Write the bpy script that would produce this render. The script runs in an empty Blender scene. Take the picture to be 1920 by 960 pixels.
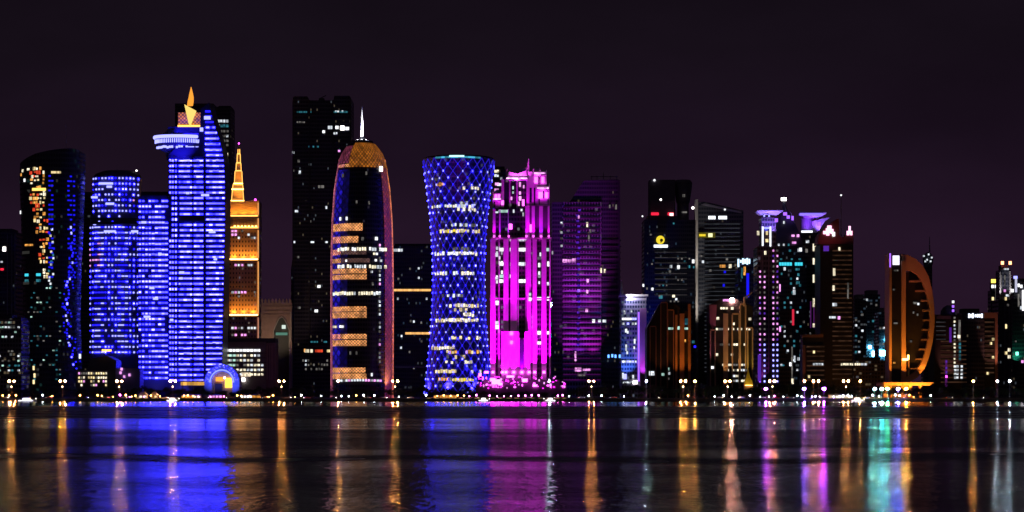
import bpy, math, random
from mathutils import Vector, Matrix

random.seed(7)
R = math.radians
SC = bpy.context.scene
COL = SC.collection
# camera model of the photograph (1920 x 960): focal length in photo pixels, horizon row, eye height in metres
F, CX, HY, EYE, GZ = 3850.0, 960.0, 738.0, 6.0, 2.2

# ------------------------------------------------------------------ materials
# real lamps, sampled as lights; LED pixels, signs and screens light only through the paths that meet them
SAMPLED = set('gold_hot sodium_lamp white_lamp small_lamp hot_white globe_white globe_amber globe_pink ice_hot rose_hot cyan_hot cobalt_lamp green_hot lobby_gold lobby_amber spire_uplight'.split())
MATS = {}


def newmat(name):
    m = bpy.data.materials.new(name)
    m.use_nodes = True
    nt = m.node_tree
    nt.nodes.clear()
    out = nt.nodes.new('ShaderNodeOutputMaterial')
    return m, nt, out


def nd(nt, t, **kw):
    n = nt.nodes.new(t)
    for k, v in kw.items():
        setattr(n, k, v)
    return n


def math_n(nt, op, a, b=None, c=None, clamp=False):
    n = nt.nodes.new('ShaderNodeMath')
    n.operation = op
    n.use_clamp = clamp
    for i, v in enumerate((a, b, c)):
        if v is None:
            continue
        if isinstance(v, (int, float)):
            n.inputs[i].default_value = v
        else:
            nt.links.new(v, n.inputs[i])
    return n.outputs[0]


def rgba(c):
    return (c[0], c[1], c[2], 1.0)


def emit(name, col, s, cast=True, vary=0.0, cell=(1.5, 4.0), col2=None):
    """A lit surface: lamp glass, LED strip or lit window. vary mottles it per pane."""
    if name in MATS:
        return MATS[name]
    m, nt, out = newmat(name)
    e = nd(nt, 'ShaderNodeEmission')
    e.inputs['Color'].default_value = rgba(col)
    e.inputs['Strength'].default_value = s
    if vary > 0:
        g = nd(nt, 'ShaderNodeNewGeometry')
        sp = nd(nt, 'ShaderNodeSeparateXYZ')
        nt.links.new(g.outputs['Position'], sp.inputs[0])
        u = math_n(nt, 'FLOOR', math_n(nt, 'DIVIDE', sp.outputs[0], cell[0]))
        w = math_n(nt, 'FLOOR', math_n(nt, 'DIVIDE', sp.outputs[2], cell[1]))
        cb = nd(nt, 'ShaderNodeCombineXYZ')
        nt.links.new(u, cb.inputs[0])
        nt.links.new(w, cb.inputs[2])
        wn = nd(nt, 'ShaderNodeTexWhiteNoise', noise_dimensions='3D')
        nt.links.new(cb.outputs[0], wn.inputs['Vector'])
        st = math_n(nt, 'MULTIPLY_ADD', wn.outputs['Value'], 2 * vary * s, s * (1 - vary))
        nt.links.new(st, e.inputs['Strength'])
        if col2:
            cs = nd(nt, 'ShaderNodeSeparateColor')
            nt.links.new(wn.outputs['Color'], cs.inputs[0])
            mx = nd(nt, 'ShaderNodeMix', data_type='RGBA')
            mx.inputs['A'].default_value = rgba(col)
            mx.inputs['B'].default_value = rgba(col2)
            nt.links.new(math_n(nt, 'POWER', cs.outputs[1], 1.5), mx.inputs['Factor'])
            nt.links.new(mx.outputs['Result'], e.inputs['Color'])
    nt.links.new(e.outputs[0], out.inputs['Surface'])
    if not cast or not (name in SAMPLED or name.startswith('flood_')):
        m.cycles.emission_sampling = 'NONE'
    MATS[name] = m
    return m


def plain(name, col, rough=0.7, metal=0.0, noise=0.25, scale=0.15, spec=0.5):
    if name in MATS:
        return MATS[name]
    m, nt, out = newmat(name)
    p = nd(nt, 'ShaderNodeBsdfPrincipled')
    tc = nd(nt, 'ShaderNodeTexCoord')
    n = nd(nt, 'ShaderNodeTexNoise')
    n.inputs['Scale'].default_value = scale
    n.inputs['Detail'].default_value = 6
    nt.links.new(tc.outputs['Object'], n.inputs['Vector'])
    mx = nd(nt, 'ShaderNodeMix', data_type='RGBA')
    mx.inputs['A'].default_value = rgba([c * (1 - noise) for c in col])
    mx.inputs['B'].default_value = rgba([min(1, c * (1 + noise)) for c in col])
    nt.links.new(n.outputs['Fac'], mx.inputs['Factor'])
    nt.links.new(mx.outputs['Result'], p.inputs['Base Color'])
    p.inputs['Roughness'].default_value = rough
    p.inputs['Metallic'].default_value = metal
    p.inputs['Specular IOR Level'].default_value = spec
    nt.links.new(p.outputs[0], out.inputs['Surface'])
    MATS[name] = m
    return m


def facade(name, glass, frame, bay, storey, frac, lit, s, polar=False, win=(0.12, 0.88, 0.25, 0.82), rough=0.22, lit2=None, axis_r=25.0, zlim=None):
    """Curtain wall: panes between mullions and slabs, a random few of the rooms behind them lit."""
    if name in MATS:
        return MATS[name]
    m, nt, out = newmat(name)
    tc = nd(nt, 'ShaderNodeTexCoord')
    sp = nd(nt, 'ShaderNodeSeparateXYZ')
    nt.links.new(tc.outputs['Object'], sp.inputs[0])
    x, y, z = sp.outputs
    if polar:
        u = math_n(nt, 'MULTIPLY', math_n(nt, 'ARCTAN2', x, math_n(nt, 'MULTIPLY', y, -1.0)), axis_r)
    else:
        u = math_n(nt, 'ADD', x, math_n(nt, 'MULTIPLY', y, 1.013))
    u = math_n(nt, 'DIVIDE', u, bay)
    w = math_n(nt, 'DIVIDE', z, storey)
    fu, fw = math_n(nt, 'FLOOR', u), math_n(nt, 'FLOOR', w)
    ru, rw = math_n(nt, 'SUBTRACT', u, fu), math_n(nt, 'SUBTRACT', w, fw)
    mk = math_n(nt, 'MULTIPLY', math_n(nt, 'GREATER_THAN', ru, win[0]), math_n(nt, 'LESS_THAN', ru, win[1]))
    mk2 = math_n(nt, 'MULTIPLY', math_n(nt, 'GREATER_THAN', rw, win[2]), math_n(nt, 'LESS_THAN', rw, win[3]))
    mk = math_n(nt, 'MULTIPLY', mk, mk2)
    cb = nd(nt, 'ShaderNodeCombineXYZ')
    nt.links.new(fu, cb.inputs[0])
    nt.links.new(fw, cb.inputs[2])
    oi = nd(nt, 'ShaderNodeObjectInfo')
    nt.links.new(oi.outputs['Random'], cb.inputs[1])
    wn = nd(nt, 'ShaderNodeTexWhiteNoise', noise_dimensions='3D')
    nt.links.new(cb.outputs[0], wn.inputs['Vector'])
    cs = nd(nt, 'ShaderNodeSeparateColor')
    nt.links.new(wn.outputs['Color'], cs.inputs[0])
    # whole zones of a tower are busier than others
    nz = nd(nt, 'ShaderNodeTexNoise')
    nz.inputs['Scale'].default_value = 0.03
    nt.links.new(tc.outputs['Object'], nz.inputs['Vector'])
    thr = math_n(nt, 'MULTIPLY', math_n(nt, 'MULTIPLY', nz.outputs['Fac'], nz.outputs['Fac']), 4.0 * frac)
    on = math_n(nt, 'LESS_THAN', wn.outputs['Value'], thr)
    st = math_n(nt, 'MULTIPLY', math_n(nt, 'MULTIPLY', on, mk), math_n(nt, 'MULTIPLY_ADD', math_n(nt, 'POWER', cs.outputs[0], 3.0), s * 1.6, s * 0.25))
    p = nd(nt, 'ShaderNodeBsdfPrincipled')
    mx = nd(nt, 'ShaderNodeMix', data_type='RGBA')
    mx.inputs['A'].default_value = rgba(frame)
    mx.inputs['B'].default_value = rgba(glass)
    nt.links.new(mk, mx.inputs['Factor'])
    nt.links.new(mx.outputs['Result'], p.inputs['Base Color'])
    rg = math_n(nt, 'MULTIPLY_ADD', mk, rough - 0.6, 0.6)
    nt.links.new(rg, p.inputs['Roughness'])
    lx = nd(nt, 'ShaderNodeMix', data_type='RGBA')
    lx.inputs['A'].default_value = rgba(lit)
    lx.inputs['B'].default_value = rgba(lit2 or lit)
    nt.links.new(math_n(nt, 'GREATER_THAN', cs.outputs[1], 0.5), lx.inputs['Factor'])
    nt.links.new(lx.outputs['Result'], p.inputs['Emission Color'])
    nt.links.new(st, p.inputs['Emission Strength'])
    nt.links.new(p.outputs[0], out.inputs['Surface'])
    m.cycles.emission_sampling = 'NONE'
    MATS[name] = m
    return m


def screen(name, col, s, pitch=2.0, polar=True, col2=None, zr=None, axis_r=26.0, cast=False):
    """Backlit lattice cladding: light shows between the diagonal bars. col2/zr: LED colour shifts with height."""
    if name in MATS:
        return MATS[name]
    m, nt, out = newmat(name)
    tc = nd(nt, 'ShaderNodeTexCoord')
    sp = nd(nt, 'ShaderNodeSeparateXYZ')
    nt.links.new(tc.outputs['Object'], sp.inputs[0])
    x, y, z = sp.outputs
    if polar:
        u = math_n(nt, 'MULTIPLY', math_n(nt, 'ARCTAN2', x, math_n(nt, 'MULTIPLY', y, -1.0)), axis_r)
    else:
        u = math_n(nt, 'ADD', x, y)
    a = math_n(nt, 'PINGPONG', math_n(nt, 'ADD', u, z), pitch)
    b = math_n(nt, 'PINGPONG', math_n(nt, 'SUBTRACT', u, z), pitch)
    op = math_n(nt, 'MULTIPLY', math_n(nt, 'GREATER_THAN', a, pitch * 0.3), math_n(nt, 'GREATER_THAN', b, pitch * 0.3))
    n = nd(nt, 'ShaderNodeTexNoise')
    n.inputs['Scale'].default_value = 0.22
    n.inputs['Detail'].default_value = 5
    nt.links.new(tc.outputs['Object'], n.inputs['Vector'])
    f = math_n(nt, 'POWER', n.outputs['Fac'], 2.0)
    st = math_n(nt, 'MULTIPLY', math_n(nt, 'MULTIPLY_ADD', op, 0.85, 0.15), math_n(nt, 'MULTIPLY', f, 4.0 * s))
    p = nd(nt, 'ShaderNodeBsdfPrincipled')
    p.inputs['Base Color'].default_value = (0.12, 0.1, 0.1, 1)
    p.inputs['Roughness'].default_value = 0.5
    if col2:
        mr = nd(nt, 'ShaderNodeMapRange')
        mr.inputs['From Min'].default_value, mr.inputs['From Max'].default_value = zr
        nt.links.new(z, mr.inputs['Value'])
        mx = nd(nt, 'ShaderNodeMix', data_type='RGBA')
        mx.inputs['A'].default_value = rgba(col)
        mx.inputs['B'].default_value = rgba(col2)
        nt.links.new(mr.outputs[0], mx.inputs['Factor'])
        nt.links.new(mx.outputs['Result'], p.inputs['Emission Color'])
    else:
        p.inputs['Emission Color'].default_value = rgba(col)
    nt.links.new(st, p.inputs['Emission Strength'])
    nt.links.new(p.outputs[0], out.inputs['Surface'])
    if not cast:
        m.cycles.emission_sampling = 'NONE'
    MATS[name] = m
    return m


# ------------------------------------------------------------------ mesh building
class MB:
    def __init__(self):
        self.v, self.f, self.mi, self.mats = [], [], [], []
        self.smooth = False

    def slot(self, mat):
        if mat not in self.mats:
            self.mats.append(mat)
        return self.mats.index(mat)

    def add(self, verts, faces, mat=None):
        o = len(self.v)
        self.v += [tuple(p) for p in verts]
        i = self.slot(mat) if mat else 0
        for f in faces:
            self.f.append([o + k for k in f])
            self.mi.append(i)
        return self

    def box(self, x0, x1, y0, y1, z0, z1, mat=None):
        x0, x1 = min(x0, x1), max(x0, x1)
        z0, z1 = min(z0, z1), max(z0, z1)
        v = [(x0, y0, z0), (x1, y0, z0), (x1, y1, z0), (x0, y1, z0), (x0, y0, z1), (x1, y0, z1), (x1, y1, z1), (x0, y1, z1)]
        return self.add(v, [(0, 3, 2, 1), (4, 5, 6, 7), (0, 1, 5, 4), (1, 2, 6, 5), (2, 3, 7, 6), (3, 0, 4, 7)], mat)

    def prism_xz(self, poly, y0, y1, mat=None):
        n = len(poly)
        v = [(p[0], y0, p[1]) for p in poly] + [(p[0], y1, p[1]) for p in poly]
        f = [tuple(range(n)), tuple(range(2 * n - 1, n - 1, -1))]
        f += [(i, i + n, (i + 1) % n + n, (i + 1) % n) for i in range(n)]
        return self.add(v, f, mat)

    def prism_xy(self, poly, z0, z1, mat=None):
        n = len(poly)
        v = [(p[0], p[1], z0) for p in poly] + [(p[0], p[1], z1) for p in poly]
        f = [tuple(range(n - 1, -1, -1)), tuple(range(n, 2 * n))]
        f += [(i, (i + 1) % n, (i + 1) % n + n, i + n) for i in range(n)]
        return self.add(v, f, mat)

    def loft(self, rings, mat=None, cap=True):
        n = len(rings[0])
        v = [p for r in rings for p in r]
        f = []
        for j in range(len(rings) - 1):
            for i in range(n):
                f.append((j * n + i, j * n + (i + 1) % n, (j + 1) * n + (i + 1) % n, (j + 1) * n + i))
        if cap:
            f.append(tuple(range(n - 1, -1, -1)))
            f.append(tuple((len(rings) - 1) * n + i for i in range(n)))
        return self.add(v, f, mat)

    def lathe(self, prof, cx=0, cy=0, n=40, a0=None, a1=None, sy=1.0, mat=None):
        """prof [(r, z)]; angle 0 faces the water (-y), positive to the right."""
        full = a0 is None
        if full:
            a0, a1 = 0, 2 * math.pi
        m = n if full else n + 1
        v = []
        for r, z in prof:
            for i in range(m):
                t = a0 + (a1 - a0) * i / n
                v.append((cx + r * math.sin(t), cy - r * math.cos(t) * sy, z))
        f = []
        for j in range(len(prof) - 1):
            for i in range(n):
                k = (i + 1) % m
                f.append((j * m + i, j * m + k, (j + 1) * m + k, (j + 1) * m + i))
        if full:
            if prof[0][0] > 1e-3:
                f.append(tuple(range(m - 1, -1, -1)))
            if prof[-1][0] > 1e-3:
                f.append(tuple((len(prof) - 1) * m + i for i in range(m)))
        return self.add(v, f, mat)

    def tube(self, p0, p1, r0, r1=None, n=6, mat=None):
        r1 = r0 if r1 is None else r1
        p0, p1 = Vector(p0), Vector(p1)
        d = (p1 - p0).normalized()
        a = d.orthogonal().normalized()
        b = d.cross(a)
        v = []
        for p, r in ((p0, r0), (p1, r1)):
            for i in range(n):
                t = 2 * math.pi * i / n
                v.append(p + (a * math.cos(t) + b * math.sin(t)) * r)
        f = [(i, (i + 1) % n, (i + 1) % n + n, i + n) for i in range(n)]
        f += [tuple(range(n - 1, -1, -1)), tuple(range(n, 2 * n))]
        return self.add(v, f, mat)

    def ball(self, c, r, mat=None, n=8, sz=1.0):
        k = 5
        prof = [(max(1e-4, r * math.sin(math.pi * j / k)), c[2] - r * sz * math.cos(math.pi * j / k)) for j in range(k + 1)]
        return self.lathe(prof, c[0], c[1], n, mat=mat)

    def mesh(self, name, mat=None):
        me = bpy.data.meshes.new(name)
        me.from_pydata(self.v, [], self.f)
        if self.mats:
            for m in self.mats:
                me.materials.append(m)
            me.polygons.foreach_set('material_index', self.mi)
        elif mat:
            me.materials.append(mat)
        if self.smooth:
            me.polygons.foreach_set('use_smooth', [True] * len(self.f))
        me.update()
        return me

    def build(self, name, mat=None, parent=None, label=None):
        o = bpy.data.objects.new(name, self.mesh(name, mat))
        COL.objects.link(o)
        if parent is not None:
            o.parent = parent
        if label:
            o['label'] = label
        return o


def tag(o, label, cat, group=None, kind=None):
    if label:
        o['label'] = label
    if cat:
        o['category'] = cat
    if group:
        o['group'] = group
    if kind:
        o['kind'] = kind
    return o


def empty(name, loc, label, cat, group=None):
    o = bpy.data.objects.new(name, None)
    o.location = loc
    o.empty_display_size = 2
    COL.objects.link(o)
    return tag(o, label, cat, group)


def wx(px, d):
    return (px - CX) * d / F


def wz(py, d):
    return EYE + (HY - py) * d / F


WIN = {}


class B:
    """A building: an Empty at its base; px/py are read off the photograph and turned into metres at depth D + y."""

    def __init__(s, name, label, cat, cx, D, group=None):
        s.cx, s.D = cx, D
        s.k = D / F
        s.x0 = wx(cx, D)
        s.root = empty(name, (s.x0, D, GZ), label, cat, group)
        s.items = {}

    def recentre(s, r):
        s.D += r
        s.k = s.D / F
        s.x0 = wx(s.cx, s.D)
        s.root.location = (s.x0, s.D, GZ)

    def X(s, px, y=0.0):
        return wx(px, s.D + y) - s.x0

    def Z(s, py, y=0.0):
        return wz(py, s.D + y) - GZ

    def part(s, name, mb, mat=None, parent=None, label=None):
        return mb.build(name, mat, parent or s.root, label)

    def block(s, px0, px1, py0, depth, mat, name='wall', y=0.0, py1=None, parent=None):
        z0 = 0.0 if py1 is None else s.Z(py1, y)
        return s.part(name, MB().box(s.X(px0, y), s.X(px1, y), y, y + depth, z0, s.Z(py0, y)), mat, parent)

    def slabs(s, px0, px1, pys, mat, y=0.0, out=0.35, h=0.5, depth=20, name='ledge'):
        mb = MB()
        for py in pys:
            z = s.Z(py, y)
            mb.box(s.X(px0, y) - out, s.X(px1, y) + out, y - out, y + depth + out, z - h / 2, z + h / 2)
        return s.part(name, mb, mat)

    def fins(s, pxs, py0, py1, mat, w=0.6, out=0.5, y=0.0, name='fin'):
        mb = MB()
        for px in pxs:
            x = s.X(px, y)
            mb.box(x - w / 2, x + w / 2, y - out, y + 0.3, s.Z(py1, y), s.Z(py0, y))
        return s.part(name, mb, mat)

    def lit(s, px, py, w, h, mat, name='window', y=0.0, rz=0.0, d=0.4, metres=False):
        """One lit window or LED, centre at photo pixel (px, py), w x h photo pixels."""
        x, z = s.X(px, y), s.Z(py, y)
        kk = (s.D + y) / F
        s.items.setdefault(name, []).append((x, y, z, round(w * kk, 2), round(h * kk, 2), mat, rz, d))

    def lit_at(s, x, y, z, w, h, mat, name='window', rz=0.0, d=0.4):
        s.items.setdefault(name, []).append((x, y, z, round(w, 2), round(h, 2), mat, rz, d))

    def done(s, cap=90):
        for name, it in s.items.items():
            it.sort(key=lambda q: -(q[3] * q[4]))
            for (x, y, z, w, h, mat, rz, d) in it[:cap]:
                key = (name, w, h, d, mat.name)
                if key not in WIN:
                    WIN[key] = MB().box(-w / 2, w / 2, -d, 0.15, -h / 2, h / 2).mesh(name, mat)
                o = bpy.data.objects.new(name, WIN[key])
                o.location = (x, y, z)
                o.rotation_euler = (0, 0, rz)
                o.parent = s.root
                COL.objects.link(o)
            if len(it) > cap:
                mb = MB()
                for (x, y, z, w, h, mat, rz, d) in it[cap:]:
                    t = MB().box(-w / 2, w / 2, -d, 0.15, -h / 2, h / 2)
                    M = Matrix.Translation((x, y, z)) @ Matrix.Rotation(rz, 4, 'Z')
                    mb.add([M @ Vector(p) for p in t.v], t.f, mat)
                o = mb.build(name, None, s.root)
                o['kind'] = 'stuff'
        s.items = {}

    def spot(s, px, py, y, tpx, tpy, ty, col, power, ang=50, size=0.6, blend=0.8):
        """A floodlight: a bare spot lamp without a housing, aimed at (tpx, tpy)."""
        p = Vector((s.X(px, y), y, s.Z(py, y)))
        t = Vector((s.X(tpx, ty), ty, s.Z(tpy, ty)))
        ld = bpy.data.lights.new('floodlight', 'SPOT')
        ld.color = col
        ld.energy = power
        ld.spot_size = R(ang)
        ld.spot_blend = blend
        ld.shadow_soft_size = size
        o = bpy.data.objects.new('floodlight_beam', ld)
        o.parent = s.root
        o.location = p
        o.rotation_euler = (t - p).to_track_quat('-Z', 'Y').to_euler()
        COL.objects.link(o)
        return o


def edge(tab, py):
    """Piecewise linear read-off: tab [(py, px)] sorted by py."""
    if py <= tab[0][0]:
        return tab[0][1]
    for (a, b), (c, d) in zip(tab, tab[1:]):
        if py <= c:
            return b + (d - b) * (py - a) / (c - a)
    return tab[-1][1]


def oval(xl, xr, dep, z, n=40, p=2.6, zf=None):
    r = []
    xc, h = (xl + xr) / 2, (xr - xl) / 2
    for i in range(n):
        t = 2 * math.pi * i / n
        c, s_ = math.cos(t), math.sin(t)
        x = xc + h * math.copysign(abs(c) ** (2 / p), c)
        y = dep / 2 + dep / 2 * math.copysign(abs(s_) ** (2 / p), s_)
        r.append((x, y, z if zf is None else zf(x)))
    return r


def oval_front(xl, xr, dep, x, p=2.6):
    t = min(1, abs((x - (xl + xr) / 2) / ((xr - xl) / 2)))
    return dep / 2 * (1 - (1 - t ** p) ** (1 / p))
# ------------------------------------------------------------------ lights of the city (emitting materials)
LED_BLUE = emit('led_blue', (0.009, 0.008, 1.0), 19.0, False, 0.75, (2.9, 4.7), (0.055, 0.05, 1.0))
LED_BLUE_SOFT = emit('led_blue_soft', (0.014, 0.01, 1.0), 2.4, False)
LED_BLUE_DEEP = emit('led_blue_deep', (0.012, 0.01, 1.0), 0.9, False)
LED_ICE = emit('led_ice', (0.3, 0.31, 1.0), 2.2, False)
LED_WHITE = emit('led_white', (0.8, 0.82, 1.0), 2.2)
LED_VIOLET = emit('led_violet', (0.25, 0.06, 1.0), 0.35, False)
LED_PURPLE = emit('led_purple', (0.35, 0.12, 1.0), 1.6, False)
LED_PINK = emit('led_pink', (1.0, 0.08, 0.95), 4.5, False)
LED_MAGENTA = emit('led_magenta', (1.0, 0.015, 0.9), 4.0, False)
W_WARM = emit('room_warm', (1.0, 0.78, 0.38), 0.95, False, 0.6)
W_CREAM = emit('room_cream', (1.0, 0.88, 0.62), 1.1, False, 0.6)
W_WHITE = emit('room_white', (0.85, 0.92, 1.0), 0.8, False, 0.7)
W_BRIGHT = emit('room_bright', (0.95, 0.97, 1.0), 1.4, False, 0.3)
W_TEAL = emit('room_teal', (0.08, 0.5, 0.65), 0.27, False, 0.7)
W_MINT = emit('room_mint', (0.6, 1.0, 0.85), 0.7, False, 0.6)
W_DIM = emit('room_dim', (0.7, 0.65, 0.6), 0.16, False, 0.7)
W_AMBER = emit('room_amber', (1.0, 0.42, 0.08), 0.85, False, 0.6)
W_RED = emit('room_red', (1.0, 0.08, 0.03), 0.7, False, 0.5)
W_PINK = emit('room_pink', (1.0, 0.38, 0.95), 1.1, False, 0.4)
S_CYAN = emit('sign_cyan', (0.06, 0.75, 0.95), 1.0)
S_YELLOW = emit('sign_yellow', (1.0, 0.75, 0.04), 1.0)
S_RED = emit('sign_red', (1.0, 0.02, 0.06), 1.2)
S_WHITE = emit('sign_white', (0.9, 0.95, 1.0), 2.0)
S_ROSE = emit('sign_rose', (1.0, 0.5, 0.75), 2.2)
GOLD = emit('gold_led', (1.0, 0.5, 0.1), 2.2)
GOLD_HOT = emit('gold_hot', (1.0, 0.5, 0.12), 9.0)
ORANGE = emit('orange_led', (1.0, 0.24, 0.02), 1.3)
LAMP = emit('sodium_lamp', (1.0, 0.34, 0.07), 7500.0)
LAMP_W = emit('white_lamp', (0.65, 0.85, 1.0), 5000.0)
LAMP_SMALL = emit('small_lamp', (1.0, 0.6, 0.25), 40.0)
HOT_WHITE = emit('hot_white', (1.0, 0.94, 0.88), 5.0)

# solid materials
DARK = plain('dark_cladding', (0.05, 0.055, 0.075), 0.45)
DARKER = plain('dark_roof', (0.035, 0.035, 0.045), 0.7)
STEEL = plain('grey_steel', (0.28, 0.28, 0.3), 0.45, 0.6)
STONE = plain('pale_stone', (0.42, 0.38, 0.36), 0.75)
BROWN = plain('brown_stone', (0.3, 0.16, 0.1), 0.75)
TAN = plain('tan_stone', (0.42, 0.3, 0.2), 0.75)
WHITE = plain('white_paint', (0.75, 0.75, 0.77), 0.55, noise=0.08)
BLUEWALL = plain('blue_grey_panel', (0.04, 0.04, 0.12), 0.4, noise=0.12)
GLASSW = plain('dark_glass', (0.02, 0.025, 0.04), 0.15, noise=0.3)

F_DARK = facade('curtain_wall_dark', (0.018, 0.022, 0.035), (0.06, 0.06, 0.075), 1.6, 4.0, 0.02, (0.7, 0.85, 1.0), 0.25, lit2=(1.0, 0.8, 0.5))
F_BLUEISH = facade('curtain_wall_blue', (0.02, 0.03, 0.07), (0.05, 0.06, 0.1), 1.8, 4.0, 0.05, (0.3, 0.6, 1.0), 0.2, lit2=(0.7, 0.85, 1.0))
F_GREENISH = facade('curtain_wall_green', (0.015, 0.03, 0.032), (0.05, 0.06, 0.06), 2.2, 4.2, 0.16, (0.2, 0.75, 0.6), 0.16, lit2=(0.8, 0.95, 0.8))
F_OFFICE = facade('office_wall', (0.03, 0.032, 0.04), (0.16, 0.14, 0.14), 2.6, 4.0, 0.2, (0.9, 0.95, 0.9), 0.35, lit2=(1.0, 0.75, 0.45))
F_FLAT = facade('apartment_wall', (0.03, 0.03, 0.035), (0.2, 0.15, 0.13), 3.0, 3.6, 0.14, (1.0, 0.7, 0.4), 0.32, lit2=(0.85, 0.9, 1.0))
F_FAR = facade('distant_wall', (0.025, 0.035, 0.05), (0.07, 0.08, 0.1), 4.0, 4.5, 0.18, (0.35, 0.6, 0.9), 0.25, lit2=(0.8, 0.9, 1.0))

# ------------------------------------------------------------------ camera, sky, moonlight
cd = bpy.data.cameras.new('camera')
cam = bpy.data.objects.new('camera', cd)
COL.objects.link(cam)
cam.location = (0, 0, EYE)
cam.rotation_euler = (R(90), 0, 0)
cd.sensor_fit = 'HORIZONTAL'
cd.sensor_width = 36
cd.lens = F / 1920 * 36
cd.shift_y = (HY - 480) / 1920
cd.clip_start = 0.5
cd.clip_end = 40000
SC.camera = cam

w = bpy.data.worlds.new('World')
SC.world = w
w.use_nodes = True
nt = w.node_tree
nt.nodes.clear()
out = nd(nt, 'ShaderNodeOutputWorld')
sky = nd(nt, 'ShaderNodeTexSky', sky_type='NISHITA')
sky.sun_disc = False
sky.sun_elevation = R(-4)
sky.sun_rotation = R(200)
bg1 = nd(nt, 'ShaderNodeBackground')
bg1.inputs['Strength'].default_value = 0.004
nt.links.new(sky.outputs[0], bg1.inputs['Color'])
# light-polluted night sky: plum near the rooftops, almost black above
tc = nd(nt, 'ShaderNodeTexCoord')
sp = nd(nt, 'ShaderNodeSeparateXYZ')
nt.links.new(tc.outputs['Generated'], sp.inputs[0])
cr = nd(nt, 'ShaderNodeValToRGB')
e = cr.color_ramp.elements
e[0].position, e[0].color = 0.0, (0.0205, 0.008, 0.0205, 1)
e[1].position, e[1].color = 1.0, (0.0035, 0.003, 0.005, 1)
for p, c in ((0.06, (0.0165, 0.0068, 0.0178)), (0.115, (0.0105, 0.005, 0.012)), (0.165, (0.0072, 0.0042, 0.0082)), (0.3, (0.0038, 0.0027, 0.005))):
    k = e.new(p)
    k.color = rgba(c)
nz = nd(nt, 'ShaderNodeTexNoise')
nz.inputs['Scale'].default_value = 3.0
nz.inputs['Detail'].default_value = 3
nt.links.new(tc.outputs['Generated'], nz.inputs['Vector'])
zz = math_n(nt, 'ADD', sp.outputs[2], math_n(nt, 'MULTIPLY_ADD', nz.outputs['Fac'], 0.05, -0.025))
nt.links.new(math_n(nt, 'MAXIMUM', zz, 0.0), cr.inputs['Fac'])
bg2 = nd(nt, 'ShaderNodeBackground')
# noise on the sky strength makes the glow over the city patchy
nz2 = nd(nt, 'ShaderNodeTexNoise')
nz2.inputs['Scale'].default_value = 6.0
nz2.inputs['Detail'].default_value = 4
mpw = nd(nt, 'ShaderNodeMapping')
mpw.inputs['Scale'].default_value = (1, 1, 2.5)
nt.links.new(tc.outputs['Generated'], mpw.inputs['Vector'])
nt.links.new(mpw.outputs[0], nz2.inputs['Vector'])
nt.links.new(math_n(nt, 'MULTIPLY_ADD', nz2.outputs['Fac'], 1.1, 0.5), bg2.inputs['Strength'])
nt.links.new(cr.outputs['Color'], bg2.inputs['Color'])
ad = nd(nt, 'ShaderNodeAddShader')
nt.links.new(bg1.outputs[0], ad.inputs[0])
nt.links.new(bg2.outputs[0], ad.inputs[1])
nt.links.new(ad.outputs[0], out.inputs['Surface'])

sun = bpy.data.lights.new('moonlight', 'SUN')
sun.energy = 0.012
sun.angle = R(0.5)
sun.color = (0.85, 0.85, 1.0)
so = bpy.data.objects.new('moonlight', sun)
so.rotation_euler = (R(50), 0, R(-25))
so.location = (0, 200, 500)
COL.objects.link(so)

SC.view_settings.view_transform = 'Standard'
SC.view_settings.look = 'None'
SC.view_settings.exposure = 0
SC.view_settings.gamma = 1
SC.render.engine = 'CYCLES'
cy = SC.cycles
cy.use_adaptive_sampling = False
cy.use_denoising = True
cy.denoiser = 'OPENIMAGEDENOISE'
cy.denoising_input_passes = 'RGB_ALBEDO_NORMAL'
cy.max_bounces = 4
cy.diffuse_bounces = 2
cy.glossy_bounces = 3
cy.caustics_reflective = False
cy.caustics_refractive = False
cy.sample_clamp_indirect = 12
cy.filter_width = 1.5
cy.use_light_tree = True

# ------------------------------------------------------------------ water
SHORE = 1540.0


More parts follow.
